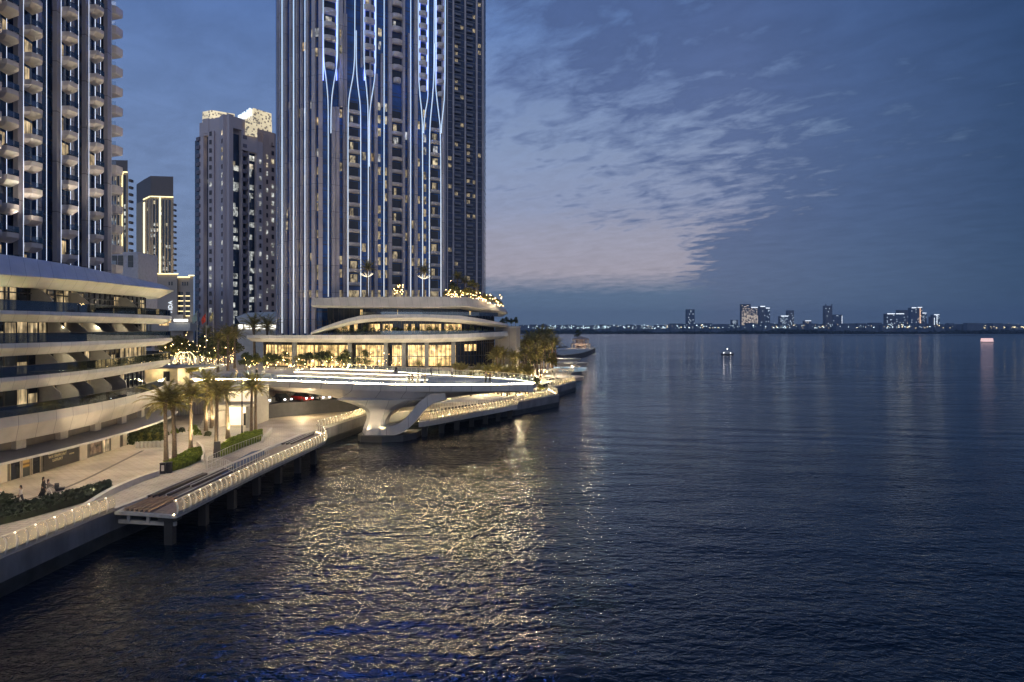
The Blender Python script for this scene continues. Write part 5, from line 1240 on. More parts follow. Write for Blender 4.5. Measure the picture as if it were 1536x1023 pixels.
# black litter bins
for i, (px, py, lb) in enumerate(((245, 710, 'black litter bin with a pale poster panel, left of the pair by the palm'), (253.5, 709, 'black litter bin, right of the pair by the palm'))):
    x, y, z = G(px, py); t = thing('litter_bin', lb, 'litter bin', (x, y, z), .2, 'black litter bins')
    MB().box(0, 0, 0, .55, .5, 1.05).build('body', BLACK, t); MB().box(0, 0, 1.05, .62, .56, .08).build('lid', DARK, t); MB().box(.0, -.26, .3, .28, .02, .6).build('poster_panel' if i == 0 else 'flap', PALE if i == 0 else DARK, t)
x, y, z = G(326, 686); t = thing('info_post', 'dark upright information post at the near end of the long hedge', 'sign', (x, y, z), .3)
MB().box(0, 0, 0, .7, .18, 1.9).build('panel', mat('post_panel', (.10, .09, .07), .5), t); MB().box(0, 0, 0, .8, .3, .1).build('foot', DARK, t)
# lamp post
x, y, z = G(363, 652); t = thing('lamp_post', 'tall slim dark lamp post between the stairs and the bright wall', 'lamp post', (x, y, z))
m_ = MB(); m_.tube([(0, 0, 0), (0, 0, 8.2)], [.11, .06], 8); m_.build('pole', DARK, t); m_ = MB(); m_.box(.35, 0, 8.1, .9, .22, .1); m_.build('lamp_head', DARK, t); MB().box(.45, 0, 8.07, .5, .16, .03).build('lamp', BULB, t)
lamp('SPOT', (x+.4, y, z+8), 420, (1, .84, .58), .15, rot=(0, 0, 0), spot=R(130), name='lamp_post_light')
# row of white planters with shrubs by the shopfronts
for k in range(7):
    x, y, z = G(206+k*6.1, 672-.3*k, 2.6); t = thing('planter', 'white barrel planter with a leafy shrub in the row under the canopy', 'planter', (x, y, z), group='white planters in a row')
    m_ = MB(); m_.tube([(0, 0, 0), (0, 0, .45), (0, 0, .8)], [.22, .32, .27], 10); m_.build('pot', PALE, t); m_ = MB(); bush(m_, (0, 0, .9), (.42, .42, 1.1), 170, .13); m_.build('shrub', LEAFY if k % 2 else LEAF, t)
for k in range(5):
    x, y, z = G(200+k*11, 668-k*2.5, 2.6); m_ = MB(); bush(m_, (0, 0, 0), (.9, .8, 2.2), 500, .18); o = m_.build('shrub', LEAF); o.location = (x-.8, y+1.0, z); tag(o, 'tall leafy shrub behind the row of white planters', 'shrub', 'shrubs behind the white planters')
for k, (px, py, s_) in enumerate(((236, 664, .5), (247, 655, .6), (262, 652, .55), (273, 650, .5), (296, 655, .6), (312, 656, .5), (290, 648, .7))):
    x, y, z = G(px, py); m_ = MB(); bush(m_, (0, 0, .25), (s_, s_, s_*1.3), 220, .11); o = m_.build('shrub', LEAF if k % 2 else HEDGE); o.location = (x, y, z); tag(o, 'small round shrub on the paving between the canopy and the stairs', 'shrub', 'small shrubs near the stairs')
# potted yellow trees on the plaza corner
for px, py, lb in ((263, 571, 'small tree with yellow leaves in a round pot in front of the lit pavilion'), (287, 566, 'small yellow-leaved tree right of the potted one, by the canopy tip')):
    Y = 115.; x = X_(px, Y); tree(lb, (x, Y, 8.95), 2.9, 5)
    m_ = MB(); m_.tube([(0, 0, 0), (0, 0, .7)], [.35, .6], 10); o = m_.build('round_pot', SCR); o.location = (x, Y, 8.65); tag(o, 'round grey pot under the '+('yellow tree by the lit pavilion' if px < 270 else 'yellow tree by the canopy tip'), 'pot')
    lamp('POINT', (x+.2, Y-1.0, 9.5), 26, (1, .80, .35), .1, name='pot_light')
# plaza trees behind the bridge, lit from below
LBT = 'leafy plaza tree lit from below by warm lamps behind the bridge'
def scatter_trees(n, box, h0, h1, label, group, z=8.6, vars_=(0, 1, 2, 3, 4), seed=1):
    r = random.Random(seed)
    for i in range(n):
        Y = r.uniform(box[2], box[3]); x = X_(r.uniform(box[0], box[1]), Y); tree(label, (x, Y, z), r.uniform(h0, h1), r.choice(vars_), group)
scatter_trees(26, (240, 350, 160, 215), 4.5, 7.5, 'leafy tree in the dense lit grove left of the flagpoles', 'trees of the lit plaza grove', seed=3)
scatter_trees(16, (365, 560, 148, 155.5), 3.2, 4.8, LBT, 'trees in front of the golden podium glazing', seed=4)
for k, (px, Y, h, v, lb) in enumerate(((342, 150, 7.5, 1, 'big dark palm on the plaza right of the flagpoles'), (327, 146, 6.6, 0, 'dark palm on the plaza left of the biggest one'), (352, 158, 7.2, 1, 'dark palm on the plaza behind the rounded end of the podium band'), (310, 185, 7.6, 0, 'dark palm on the plaza beneath the flagpoles'), (382, 172, 9.2, 2, 'small palm rising behind the podium roof left of centre'), (400, 174, 9.0, 2, 'small palm rising behind the podium roof near the tower corner'))):
    palm(lb, (X_(px, Y), Y, 8.6), h, v, 'dark palms on the upper plaza')
for k, (px, Y, e_) in enumerate([(250, 170, 420), (270, 165, 420), (290, 175, 420), (305, 160, 380), (262, 190, 420), (322, 165, 380), (335, 180, 380), (378, 152, 260), (400, 152, 260), (425, 152, 260), (450, 151, 260), (478, 151, 260), (505, 151, 260), (535, 151, 260)]):
    lamp('POINT', (X_(px, Y), Y-1.5, 9.4), e_, (1, .82, .42) if k % 3 else (1, .86, .55), .2, name='tree_light')
# strings of tiny lamps in the trees (countless)
mb = MB(); r2 = random.Random(8)
for i in range(420):
    k = r2.random()
    if k < .74: Y = r2.uniform(150, 205); px = r2.uniform(238, 352); z = 8.9+abs(r2.gauss(0, 2.6))
    else: Y = r2.uniform(147, 154); px = r2.uniform(366, 600); z = 9.0+abs(r2.gauss(0, 1.3))
    s = r2.choice((.04, .05, .07, .10)); mb.box(X_(px, Y), Y, z, s, s, s)
o = mb.build('fairy_lights', FAIRY); o['kind'] = 'stuff'; o['label'] = 'countless small warm lamps among the plaza trees'
# arches of light bulbs left of the flagpoles
for px, Y, lb in ((277, 158, 'garden dome of lit bulb strings in front of the grove'), (297, 168, 'taller garden dome of lit bulb strings by the first flagpole')):
    t = thing('light_dome', lb, 'light sculpture', (X_(px, Y), Y, 8.6)); m_ = MB()
    for k in range(9):
        a = k*math.pi/9*2; m_.tube([(0, 0, 3.6), (math.cos(a)*1.1, math.sin(a)*1.1, 3.9), (math.cos(a)*2.0, math.sin(a)*2.0, 3.1), (math.cos(a)*2.4, math.sin(a)*2.4, 1.2)], .035, 4)
    m_.build('light_string', emit('dome_light', (1, .80, .45), 3.), t); MB().tube([(0, 0, 0), (0, 0, 3.6)], .12, 6).build('stem', PALE, t)
# flagpoles
for k, (px, y0, y1, Y, fc, lb) in enumerate(((295.6, 466, 535, 165, (.30, .42, .40), 'flagpole with a limp pale blue flag, left of the three'), (309.2, 468, 527, 172, (.55, .06, .03), 'flagpole with a limp red flag, middle of the three'), (320.4, 466, 517, 180, (.5, .42, .2), 'flagpole with a limp cream flag, right of the three'))):
    t = thing('flagpole', lb, 'flagpole', (X_(px, Y), Y, 8.6), group='three flagpoles on the plaza'); h = zat(y0, Y)-8.6
    MB().tube([(0, 0, 0), (0, 0, h)], [.12, .06], 8).build('pole', PALE, t)
    m_ = MB(); a = -1; m_.loft([[(a*.05, 0, h-.3), (a*.5, .1, h-.7), (a*.9, -.05, h-1.3), (a*1.3, .08, h-2.0)], [(a*.05, 0, h-2.4), (a*.35, .12, h-2.6), (a*.7, -.1, h-2.9), (a*1.0, .1, h-3.3)]], closed=False, caps=False)
    m_.build('flag', mat('flag%d' % k, fc, .8), t)
# right promontory: palms and trees stepping down to the quay
r2 = random.Random(12)
LPR = 'palm in the dense lit grove on the promontory right of the podium'
# terrace ground under them
mb = MB(); mb.prism([(-16, 131), (-2, 141.5), (8, 158), (7, 170), (14, 196), (12, 222), (19, 250), (17, 280), (12, 320), (-14, 320), (-8, 200), (-2, 176), (-2, 160), (-8, 151)], 2.3, 3.4); struct(mb.build('garden_terrace', PLAZA))
mb = MB(); mb.prism([(-8, 152), (1.5, 158), (3.5, 176), (8, 200), (6, 250), (2, 320), (-10, 320), (-8, 200), (-3, 176)], 3.4, 5.4); struct(mb.build('garden_terrace', PLAZA))
k = 0
for (n, p0, p1, Y0, Y1, z, h0, h1) in ((22, 680, 800, 146, 158, 3.4, 4.2, 5.4), (16, 735, 812, 160, 185, 5.4, 4., 6.), (14, 770, 834, 190, 240, 5.4, 5.5, 8.), (8, 788, 826, 240, 300, 5.4, 7, 10)):
    for i in range(n):
        Y = r2.uniform(Y0, Y1); px = p0+(p1-p0)*(i+r2.random())/n; palm(LPR, (X_(px, Y), Y, z), r2.uniform(h0, h1), r2.choice((0, 1, 2, 3)), 'palms of the promontory grove')
for (n, p0, p1, Y0, Y1, z, h0, h1) in ((12, 700, 812, 148, 165, 3.4, 2.4, 3.8), (10, 770, 834, 185, 250, 5.4, 4., 7.)):
    for i in range(n):
        Y = r2.uniform(Y0, Y1); px = p0+(p1-p0)*(i+r2.random())/n; tree('leafy tree among the palms on the promontory right of the podium', (X_(px, Y), Y, z), r2.uniform(h0, h1), r2.choice((0, 1, 2, 3, 4)), 'trees of the promontory grove')
for i in range(15):
    px = 668+i*11.0; Y = 150+(i*7 % 5)*4+max(0, px-780)*1.1; lamp('POINT', (X_(px, Y), Y-2, 5.0+(.5 if px > 780 else 0)), 260, (1, .82, .48), .2, name='grove_light')
mb = MB()
for i in range(240):
    Y = r2.uniform(145, 175); px = r2.uniform(668, 822); Y += max(0, px-790)*2; s = r2.choice((.05, .08, .12)); mb.box(X_(px, Y), Y, 3.6+abs(r2.gauss(0, 1.4)), s, s, s)
o = mb.build('fairy_lights', FAIRY); o['kind'] = 'stuff'; o['label'] = 'countless small warm lamps among the promontory palms'
# slim lit poles of a pergola among the palms
for i in range(13):
    px = 700+i*8.2; Y = 146+(i % 3)*3; t = thing('light_column', 'slim pale lit column standing among the promontory palms', 'light column', (X_(px, Y), Y, 3.4), group='slim lit columns in the palm grove')
    MB().tube([(0, 0, 0), (0, 0, 3.6)], .08, 6).build('pole', PALE, t); MB().box(0, 0, 3.6, .2, .2, .25).build('lamp', emit('column_lamp', (1, .85, .55), 6), t)
# palms seen over the bridge parapet
for px, Y, h, lb in ((628, 146, 2.4, 'short palm with spreading fronds just behind the bridge, left of its neighbour'), (658, 144, 2.2, 'short palm behind the bridge between its two neighbours'), (683, 143, 2.2, 'short palm behind the bridge, right of its neighbours')):
    palm(lb, (X_(px, Y), Y, 7.6), h, 3); MB().box(X_(px, Y), Y, 2.6, 1.6, 1.6, 5.0).build('planter', PALE).__setitem__('label', 'tall pale planter block under a short palm behind the bridge at %s' % ('left', 'middle', 'right')[(px > 640)+(px > 670)])
# roof garden of the podium
for k, (px, py0, py1, Y, v, lb) in enumerate(((551, 444, 404, 163.5, 1, 'roof palm with lit boughs on the podium, left one'), (636, 444, 408, 166, 1, 'roof palm with lit boughs on the podium, right one'))):
    t = palm(lb, (X_(px, Y), Y, zat(py0, Y)-.2), (py0-py1)/F*Y, v, 'lit palms on the podium roof'); s = t.scale[0]; m_ = MB()
    for j in range(7):
        a = j*.9; r_ = 2.0+.4*math.sin(j*2.1); m_.tube([(0, 0, PV[v][3]*.74), (math.cos(a)*r_*.6, math.sin(a)*r_*.6, PV[v][3]*.80), (math.cos(a)*r_, math.sin(a)*r_, PV[v][3]*.88)], .05, 4)
    m_.build('lit_bough', emit('bough_light', (1, .86, .6), 2.2), t)
tree('round roof tree with golden fairy lights between the two roof palms', (X_(598, 164), 164, zat(445, 164)), 2.9, 3)
lamp('POINT', (X_(598, 162.5), 162.5, zat(440, 164)), 30, (1, .8, .35), .1, name='roof_light')
for i in range(14):
    px = 668+i*6.4; Y = 167-.0*i+max(0, px-700)*.06; Y = min(Y, 170); z = zat(446 if px < 700 else 446+(px-700)*.26, 163)-.3
    tree('lit shrub-like tree on the right end of the podium roof garden', (X_(px, Y), Y, z), 1.8+r2.random()*(3.4 if 678 < px < 712 else .9), r2.choice((0, 1, 3, 5)), 'roof garden trees')
    if i % 2 == 0: lamp('POINT', (X_(px, Y), Y-1.3, z+.7), 55, (1, .84, .5), .1, name='roof_light')
palm('dark feathery roof palm against the tower corner on the podium roof', (X_(686, 170), 170, zat(446, 163)-.3), 5.2, 1); palm('second dark roof palm near the tower corner, slightly right', (X_(697, 171), 171, zat(446, 163)-.3), 4.2, 2)
mb = MB()
for i in range(90):
    px = r2.uniform(668, 755); Y = 165.5; z = zat(446 if px < 700 else 446+(px-700)*.26, 163); mb.box(X_(px, Y), Y, z+abs(r2.gauss(0, .9)), .09, .09, .09)
for i in range(16): px = r2.uniform(590, 606); mb.box(X_(px, 162.6), 162.6, zat(r2.uniform(424, 442), 162.6), .1, .1, .1)
o = mb.build('fairy_lights', FAIRY); o['kind'] = 'stuff'; o['label'] = 'countless small warm lamps in the podium roof garden'
# plants on the beige block
for i in range(4): tree('small dark tree on top of the beige block wall', (-2.6+i*1.2, 184+i*2, 18.4), 2.2+.4*(i % 2), 0, 'trees on the beige block')
# planters on the upper band terraces with shrubs
for k in range(22):
    px = 506+k*10.6; x, y, i = ray(px, offset(PC, -1.2)); m_ = MB(); bush(m_, (0, 0, 0), (.9, .6, 1.3+.5*((k*5) % 3)), 150, .2); o = m_.build('shrub', LEAF); o.location = (x, y, 16.5); tag(o, 'terrace shrub on the lower white band of the podium', 'shrub', 'terrace shrubs of the podium')

# =============== jetty with pavilion, terraces at the tips ===============
jt = thing('jetty', 'curved low stone jetty reaching into the sea beyond the promontory', 'jetty')
jp = smooth([G(826, 530)[:2], G(838, 533.2)[:2], G(860, 532)[:2], G(880, 528.3)[:2], G(893, 522.3)[:2]], 2)+smooth([G(889, 519.6)[:2], G(866, 521.5)[:2], G(840, 524.5)[:2]], 1)
MB().prism(jp, -2, 2.6).build('quay', mat('dark_quay', (.10, .09, .08), .8), jt)
MB().prism([(a*.99+.5, b) for a, b in jp], 2.62, 3.0).build('deck', PALE, jt)
pv = thing('sea_pavilion', 'round two-storey white pavilion with columns at the end of the jetty', 'pavilion')
x0, y0, _ = G(871, 522.3, 2.9)
m_ = MB(); n = 14; cyl = lambda r_, z0, z1: m_.tube([(x0, y0, z0), (x0, y0, z1)], r_, 20)
cyl(7.6, 5.9, 6.4); cyl(6.4, 9.4, 9.8); m_.tube([(x0, y0, 9.8), (x0, y0, 11.6)], [6.4, 1.0], 20); m_.build('roof', mat('pavilion_roof', (.42, .30, .24), .7), pv)
many('column', [MB().tube([(x0+math.cos(k*.449)*7, y0+math.sin(k*.449)*7, 2.9), (x0+math.cos(k*.449)*7, y0+math.sin(k*.449)*7, 6)], .3, 6) for k in range(14)]+[MB().tube([(x0+math.cos(k*.628)*5.8, y0+math.sin(k*.628)*5.8, 6.3), (x0+math.cos(k*.628)*5.8, y0+math.sin(k*.628)*5.8, 9.5)], .25, 6) for k in range(10)], PALE, pv)
m_ = MB(); m_.tube([(x0, y0, 2.9), (x0, y0, 5.9)], 4.2, 14); m_.tube([(x0, y0, 6.3), (x0, y0, 9.4)], 3.6, 14); m_.build('wall', mat('pavilion_wall', (.45, .34, .27), .7), pv)
tree('dark bushy tree rising over the pavilion at the end of the jetty', (x0-2, y0+2, 8.8), 7.6, 2)
for k in range(5): lamp('POINT', (x0-9+4.5*k, y0-9, 5.2), 220, (1, .82, .6), .3, name='jetty_light')
for k in range(12):
    px = 838+k*1.6 if k < 8 else 846+k*2.5; x, y, _ = G(px, 526.5-.1*k, 3.0); t = thing('parasol', 'small dark parasol with a table on the jetty', 'parasol', (x, y, 3.0), group='parasols on the jetty')
    MB().tube([(0, 0, 2.1), (0, 0, 2.9)], [1.7, .1], 8).build('canopy', BLACK, t); MB().tube([(0, 0, 0), (0, 0, 2.2)], .06, 4).build('pole', PALE, t)
# glass-fronted terraces at the second and third tips
for k, (px, py, w_, lb, cc) in enumerate(((846, 566, 13, 'pale round terrace platform on the second quay tip', PALE), (852, 553, 15, 'bluish lit pool terrace platform on the third quay tip', emit('pool_terrace', (.35, .6, .8), .28)), (856, 545, 16, 'pale layered terrace platform beyond the blue pool terrace', PALE), (850, 538.5, 15, 'last pale terrace platform before the jetty', PALE))):
    x, y, _ = G(px, py, 3.4); m_ = MB(); m_.tube([(x, y, 2.7), (x, y, 3.7)], [w_*.42, w_*.46], 24); o = m_.build('terrace_platform', cc); tag(o, lb, 'terrace')
    lamp('POINT', (x-3, y-2, 6.5), 160, (1, .85, .6), .3, name='terrace_light')
for k, (px, py) in enumerate(((819, 571), (841, 570), (853, 556), (832, 558))):
    x, y, _ = G(px, py, 3.4); t = thing('flat_canopy', 'flat pale canopy on posts over seats on the quay tips, %s from the bridge' % ('first', 'second', 'third', 'fourth')[k], 'canopy', (x, y, 3.4)); MB().box(0, 0, 3.0, 6, 4.5, .2).build('roof', PALE, t)
    many('post', [MB().box(a, b, 0, .15, .15, 3.0) for a in (-2.7, 2.7) for b in (-2, 2)], PALE, t)
# chairs and loungers along the quay tips
def chair_mbs():
    s_ = MB(); s_.box(0, 0, .40, .55, .55, .08); b_ = MB(); b_.box(0, .27, .45, .55, .07, .5); l_ = [MB().box(a, b, 0, .05, .05, .4) for a in (-.24, .24) for b in (-.24, .24)]
    return s_.mesh('seat', BLACK), b_.mesh('backrest', BLACK), [q.mesh('leg', DARK) for q in l_]
CH = chair_mbs()
def chair(x, y, z, rz, lb, grp):
    t = thing('chair', lb, 'chair', (x, y, z), rz, grp)
    for nm, me in (('seat', CH[0]), ('backrest', CH[1])): o = bpy.data.objects.new(nm, me); col.objects.link(o); o.parent = t
    for me in CH[2]: o = bpy.data.objects.new('leg', me); col.objects.link(o); o.parent = t
for k in range(22): 
    x, y, _ = G(806+k*1.15, 586-.35*k, 2.6); chair(x, y, 2.75, r2.uniform(0, 6.28), 'dark chair outside on the first quay corner beyond the bridge', 'chairs on the first quay corner')
for k in range(22):
    x, y, _ = G(822+k*1.7, 574.5-.2*k, 2.6); chair(x, y, 2.75, r2.uniform(0, 6.28), 'dark chair outside on the second quay corner beyond the bridge', 'chairs on the second quay corner')
for k in range(26):
    f = k/25; x = -14.0+(14.0)*f; y = 120.5+18*f; chair(x, y, 2.64, 1.0, 'dark seat in the long row on the pale deck right of the pier', 'seats in a row on the pale deck')
r3 = random.Random(33)
for (x, y, z) in BALC:
    if z < 66 and y > 80 and r3.random() < .55: chair(x, y, z, r3.uniform(0, 6.28), 'dark chair on one of the stacked balconies of the left tower', 'chairs on the tower balconies')
hedge_bed('narrow low planting bed behind the seats on the pale deck', [(640, 612), (700, 606), (760, 598), (758, 594), (700, 600), (642, 606)], .5, HEDGE, dens=8, s=.2)
mb = MB()
for a, b in zip([(-13.5, 127), (-6, 133)], [(-6, 133), (1, 140)]): mb.slab(a, b, 2.6, 3.3, .2, -.4)
tag(mb.build('kerb_wall', PALE), 'long low pale wall behind the seats on the pale deck', 'kerb')

# =============== cars on the road behind the retaining wall ===============
CARC = [(.55, .55, .57), (.03, .03, .035), (.30, .02, .02), (.5, .5, .52), (.05, .08, .16), (.6, .6, .6), (.12, .12, .13)]
def car(label, loc, rz, c, i):
    t = thing('parked_car', label, 'car', loc, rz, 'cars behind the retaining wall'); paint = mat('paint%d' % i, c, .25, metal=.2, noise=.02, spec=.6)
    prof = [(-2.2, .35), (-2.2, .85), (-1.4, .95), (1.0, .95), (2.1, .78), (2.2, .4), (1.9, .25), (-2., .25)]
    m_ = MB(); m_.loft([[(x, s_*.88, z) for x, z in prof] for s_ in (-1, 1)]); m_.build('body', paint, t)
    m_ = MB(); m_.loft([[(-1.55, s_*.80, .95), (-1.0, s_*.66, 1.45), (.25, s_*.66, 1.48), (1.0, s_*.80, .95)] for s_ in (-1, 1)]); cb = m_.build('cabin_glass', GLD, t); m_ = MB(); m_.box(-.38, 0, 1.47, 1.3, 1.28, .05); m_.build('roof', paint, t)
    for a in (-1.35, 1.35):
        for s_ in (-.82, .82): MB().tube([(a, s_-.1, .33), (a, s_+.1, .33)], .33, 10).build('wheel', BLACK, t)
    for s_ in (-.6, .6): MB().box(2.17, s_, .6, .06, .3, .14).build('headlight', emit('headlight', (.9, .93, 1.), 12.), t); MB().box(-2.2, s_, .68, .05, .3, .12).build('tail_light', emit('tail', (1, .05, .02), 4.), t)
LC_ = ['silver car nearest the bright lobby wall', 'black car second from the lobby wall', 'red car in the middle of the parked row', 'pale grey car right of the red one', 'dark blue car right of the pale grey one', 'white car under the middle of the bridge', 'charcoal car nearest the bridge pier']
for i in range(7):
    f = i/6; Y = 118+11*f; car(LC_[i], (-43.2+17.5*f, Y-.2, 5.0), R(-50)+.1*(i % 3), CARC[i], i)
for k in range(3): lamp('POINT', (-42+6.5*k, 120+3.5*k, 7.4), 55, (.95, .9, 1.) if k < 2 else (1, .8, .5), .2, name='car_park_light')

# =============== lighting of the promenade ===============
for (x, y, a) in along(offset(RB, 2.2), 4.2, 2.0):
    lamp('SPOT', (x, y, 5.05), 62, (1, .80, .52), .12, rot=(0, 0, 0), spot=R(140), name='canopy_downlight')
    m_ = MB(); m_.box(x, y, 5.08, .18, .18, .05)
    m_.build('downlight', BULB, LB_)
# lights along the outer canopy, the band soffits, fill over the walkway
for (x, y, a) in along(offset(LC, 1.5), 5.5, 2):
    if y < 103:
        for zz in (8.9,): lamp('POINT', (x+1.8, y, 4.9), 30, (1, .78, .48), .3, name='facade_light')
for (x, y) in ((-39, 52), (-38.5, 62), (-38, 72), (-40, 82), (-38, 90), (-41, 97), (-33, 99), (-32, 109)): lamp('SPOT', (x, y, 9.5), 300, (1, .80, .50), 0., rot=(0, 0, 0), spot=R(150), name='promenade_fill')  # unseen spots added in mid-air, no posts carry them
for zz in (12.0, 15.3, 18.6, 21.9):
    for (x, y, a) in along(offset(LC, -1.6), 7, 3):
        if 50 < y < 104: lamp('POINT', (x, y, zz-.5), 9, (1, .82, .5), 0., name='terrace_light')
# uplights raking the band faces; tower spots added unseen to brighten balcony undersides
for y in (62, 74, 86, 96): lamp('SPOT', (-38, y, 3.2), 900, (1, .82, .56), .4, spot=R(70), name='facade_uplight', target=(-50, y+3, 17))
for y in (82, 95, 108): lamp('SPOT', (-55.8 if y < 100 else -58, y, 25.8), 900, (1, .86, .66), .4, spot=R(60), name='tower_fill', target=(-60, y+2, 60))
# bridge: light on the pier and the underside, floating fill lamps over the deck
lamp('SPOT', (-23.2, 107.2, 1.5), 260, (1, .80, .45), .1, spot=R(60), name='pier_uplight', target=(-21.8, 111, 5)); lamp('SPOT', (-20.6, 107.2, 1.5), 260, (1, .80, .45), .1, spot=R(60), name='pier_uplight', target=(-21.0, 111, 5))
lamp('SPOT', (-18.2, 109.2, 1.6), 420, (1, .80, .45), .1, spot=R(60), name='arm_uplight', target=(-14, 111.5, 5))
for x, y, z, e_ in ((-28, 117, 4, 120), (-36, 117, 4.4, 120), (-12, 122, 4, 150), (-4, 132, 4.6, 150), (-20, 123, 4, 150), (-26, 106, 3.2, 60)): lamp('POINT', (x, y, z), e_, (1, .80, .48), .3, name='underbridge_light')
for i, (x, y) in enumerate(((-47, 130), (-38, 128), (-28, 122), (-18, 117), (-8, 116), (-40, 142), (-28, 135), (-18, 127))): lamp('POINT', (x, y, 11.5), 170, (1, .84, .62), .4, name='deck_fill')
for px in range(380, 740, 45): x, y, i = ray(px, offset(PC, 1.8)); lamp('POINT', (x, y, 12.6), 130, (1, .82, .50), .3, name='podium_light')
for px in range(400, 750, 50): x, y, i = ray(px, offset(PC, 2.4)); lamp('SPOT', (x, y-4, 10), 700, (1, .84, .6), .3, spot=R(80), name='podium_uplight', target=(x, y, 19))
for x, y in ((6, 150), (3, 160), (12, 190), (19, 240), (24, 290)): lamp('POINT', (x, y, 6), 150, (1, .82, .5), .3, name='quay_light')
# =============== people ===============
SKIN = mat('skin', (.32, .19, .13), .6, noise=.03); HAIR = mat('hair', (.02, .014, .012), .5)
def sphere_rings(c, rx, ry, rz): return MB().ell(c, rx, ry, rz, 12, 8)
def person(label, loc, rz, top=(.03, .03, .035), bottom=(.03, .03, .035), h=1.72, stride=.28, gown=False, arms='down', long_hair=False, scarf=None, group=None, shoes=(.02, .02, .02)):
    s = h/1.75; t = thing('person', label, 'person', loc, rz, group, s)
    J = []; E = []; RAD = []
    def v(p, r_, parent=None):
        J.append(p); RAD.append(r_)
        if parent is not None: E.append((parent, len(J)-1))
        return len(J)-1
    pel = v((0, 0, .94), (.15, .11)); wst = v((0, -.01, 1.10), (.125, .09), pel); che = v((0, -.01, 1.30), (.155, .10), wst); sh = v((0, 0, 1.42), (.11, .075), che); nk = v((0, .0, 1.50), (.05, .05), sh); hd = v((0, .015, 1.58), (.07, .08), nk); v((0, .01, 1.66), (.078, .092), hd); v((0, 0, 1.735), (.05, .06), len(J)-1)
    v((0, .105, 1.62), (.014, .016), hd)
    for sg in (-1, 1):
        f = stride*sg
        hip = v((.095*sg, 0, .88), (.09, .095), pel); kn = v((.10*sg, f*.55+.03, .49), (.058, .062), hip); an = v((.10*sg, f*1.0-(.04 if sg < 0 else 0), .10+(.04 if sg < 0 else 0)), (.036, .04), kn); v((.105*sg, f*1.0+.13, .045), (.035, .03), an)
        so_ = v((.19*sg, 0, 1.40), (.055, .055), sh)
        if arms == 'push': el = v((.23*sg, .16, 1.15), (.042, .042), so_); wr = v((.19*sg, .42, 1.08), (.028, .028), el); hdv = (.17*sg, .50, 1.06)
        elif arms == 'bag' and sg > 0: el = v((.25*sg, -.05, 1.14), (.042, .042), so_); wr = v((.26*sg, .08, .90), (.028, .028), el); hdv = (.26*sg, .11, .82)
        elif arms == 'rail': el = v((.25*sg, .10, 1.16), (.042, .042), so_); wr = v((.22*sg, .34, 1.13), (.028, .028), el); hdv = (.20*sg, .42, 1.14)
        else: el = v((.24*sg, -.03-f*.25, 1.13), (.042, .042), so_); wr = v((.245*sg, .06-f*.6, .90), (.028, .028), el); hdv = (.24*sg, .09-f*.6, .82)
        pm_ = v(hdv, (.035, .022), wr); d = Vector(hdv)-Vector(J[wr]); d.normalize(); sd = Vector((0, 1, 0)) if abs(d.z) > .6 else Vector((1, 0, 0))
        for q, (o_, L) in enumerate(((-.03, .075), (-.01, .085), (.01, .08), (.03, .062))):
            a = v(tuple(Vector(hdv)+d*.02+sd*o_), (.010, .010), pm_); v(tuple(Vector(hdv)+d*L+sd*o_*1.2+Vector((-.012*sg, 0, -.008))), (.008, .008), a)
        a = v(tuple(Vector(hdv)-d*.01+sd*.045), (.011, .011), pm_); v(tuple(Vector(hdv)+d*.03+sd*.06), (.009, .009), a)
    me = bpy.data.meshes.new('body'); me.from_pydata(J, E, []); me.update(); me.materials.append(SKIN)
    o = bpy.data.objects.new('body', me); col.objects.link(o); o.parent = t
    md = o.modifiers.new('skin', 'SKIN'); 
    sv = me.skin_vertices[0].data if me.skin_vertices else None
    if sv is None:
        bm = bmesh.new(); bm.from_mesh(me); bm.verts.layers.skin.verify(); bm.to_mesh(me); bm.free(); sv = me.skin_vertices[0].data
    for i, r_ in enumerate(RAD): sv[i].radius = r_; sv[i].use_root = (i == 0)
    md.use_smooth_shade = True; sb = o.modifiers.new('sub', 'SUBSURF'); sb.levels = 1; sb.render_levels = 1
    tm = mat('cloth_%d_%d_%d' % tuple(int(c*200) for c in top), top, .85, noise=.1, nscale=4); bm_ = mat('cloth_%d_%d_%d' % tuple(int(c*200) for c in bottom), bottom, .85, noise=.1, nscale=4)
    # clothing shells
    def ring(cx_, cy_, z, rx, ry, n=14): return [(cx_+rx*math.cos(k*2*math.pi/n), cy_+ry*math.sin(k*2*math.pi/n), z) for k in range(n)]
    if gown:
        g = MB(); g.loft([ring(0, 0, .05, .27, .34+stride*.4), ring(0, 0, .45, .23, .26), ring(0, 0, .95, .18, .155), ring(0, 0, 1.15, .155, .13), ring(0, 0, 1.34, .20, .135), ring(0, 0, 1.44, .15, .10), ring(0, 0, 1.49, .07, .07)]); g.build('gown', tm, t, smooth=True)
    else:
        g = MB(); g.loft([ring(0, 0, .86, .19, .145), ring(0, 0, 1.10, .155, .125), ring(0, 0, 1.32, .195, .135), ring(0, 0, 1.43, .155, .10), ring(0, 0, 1.475, .07, .07)]); g.build('shirt', tm, t, smooth=True)
        for sg in (-1, 1):
            i0 = [i for i in range(len(J)) if False]
            f = stride*sg; g = MB(); g.tube([(.095*sg, 0, .93), (.10*sg, f*.55+.03, .49), (.10*sg, f*1.0-(.04 if sg < 0 else 0), .12)], [.115, .085, .068], 10); g.build('trouser_leg', bm_, t, smooth=True)
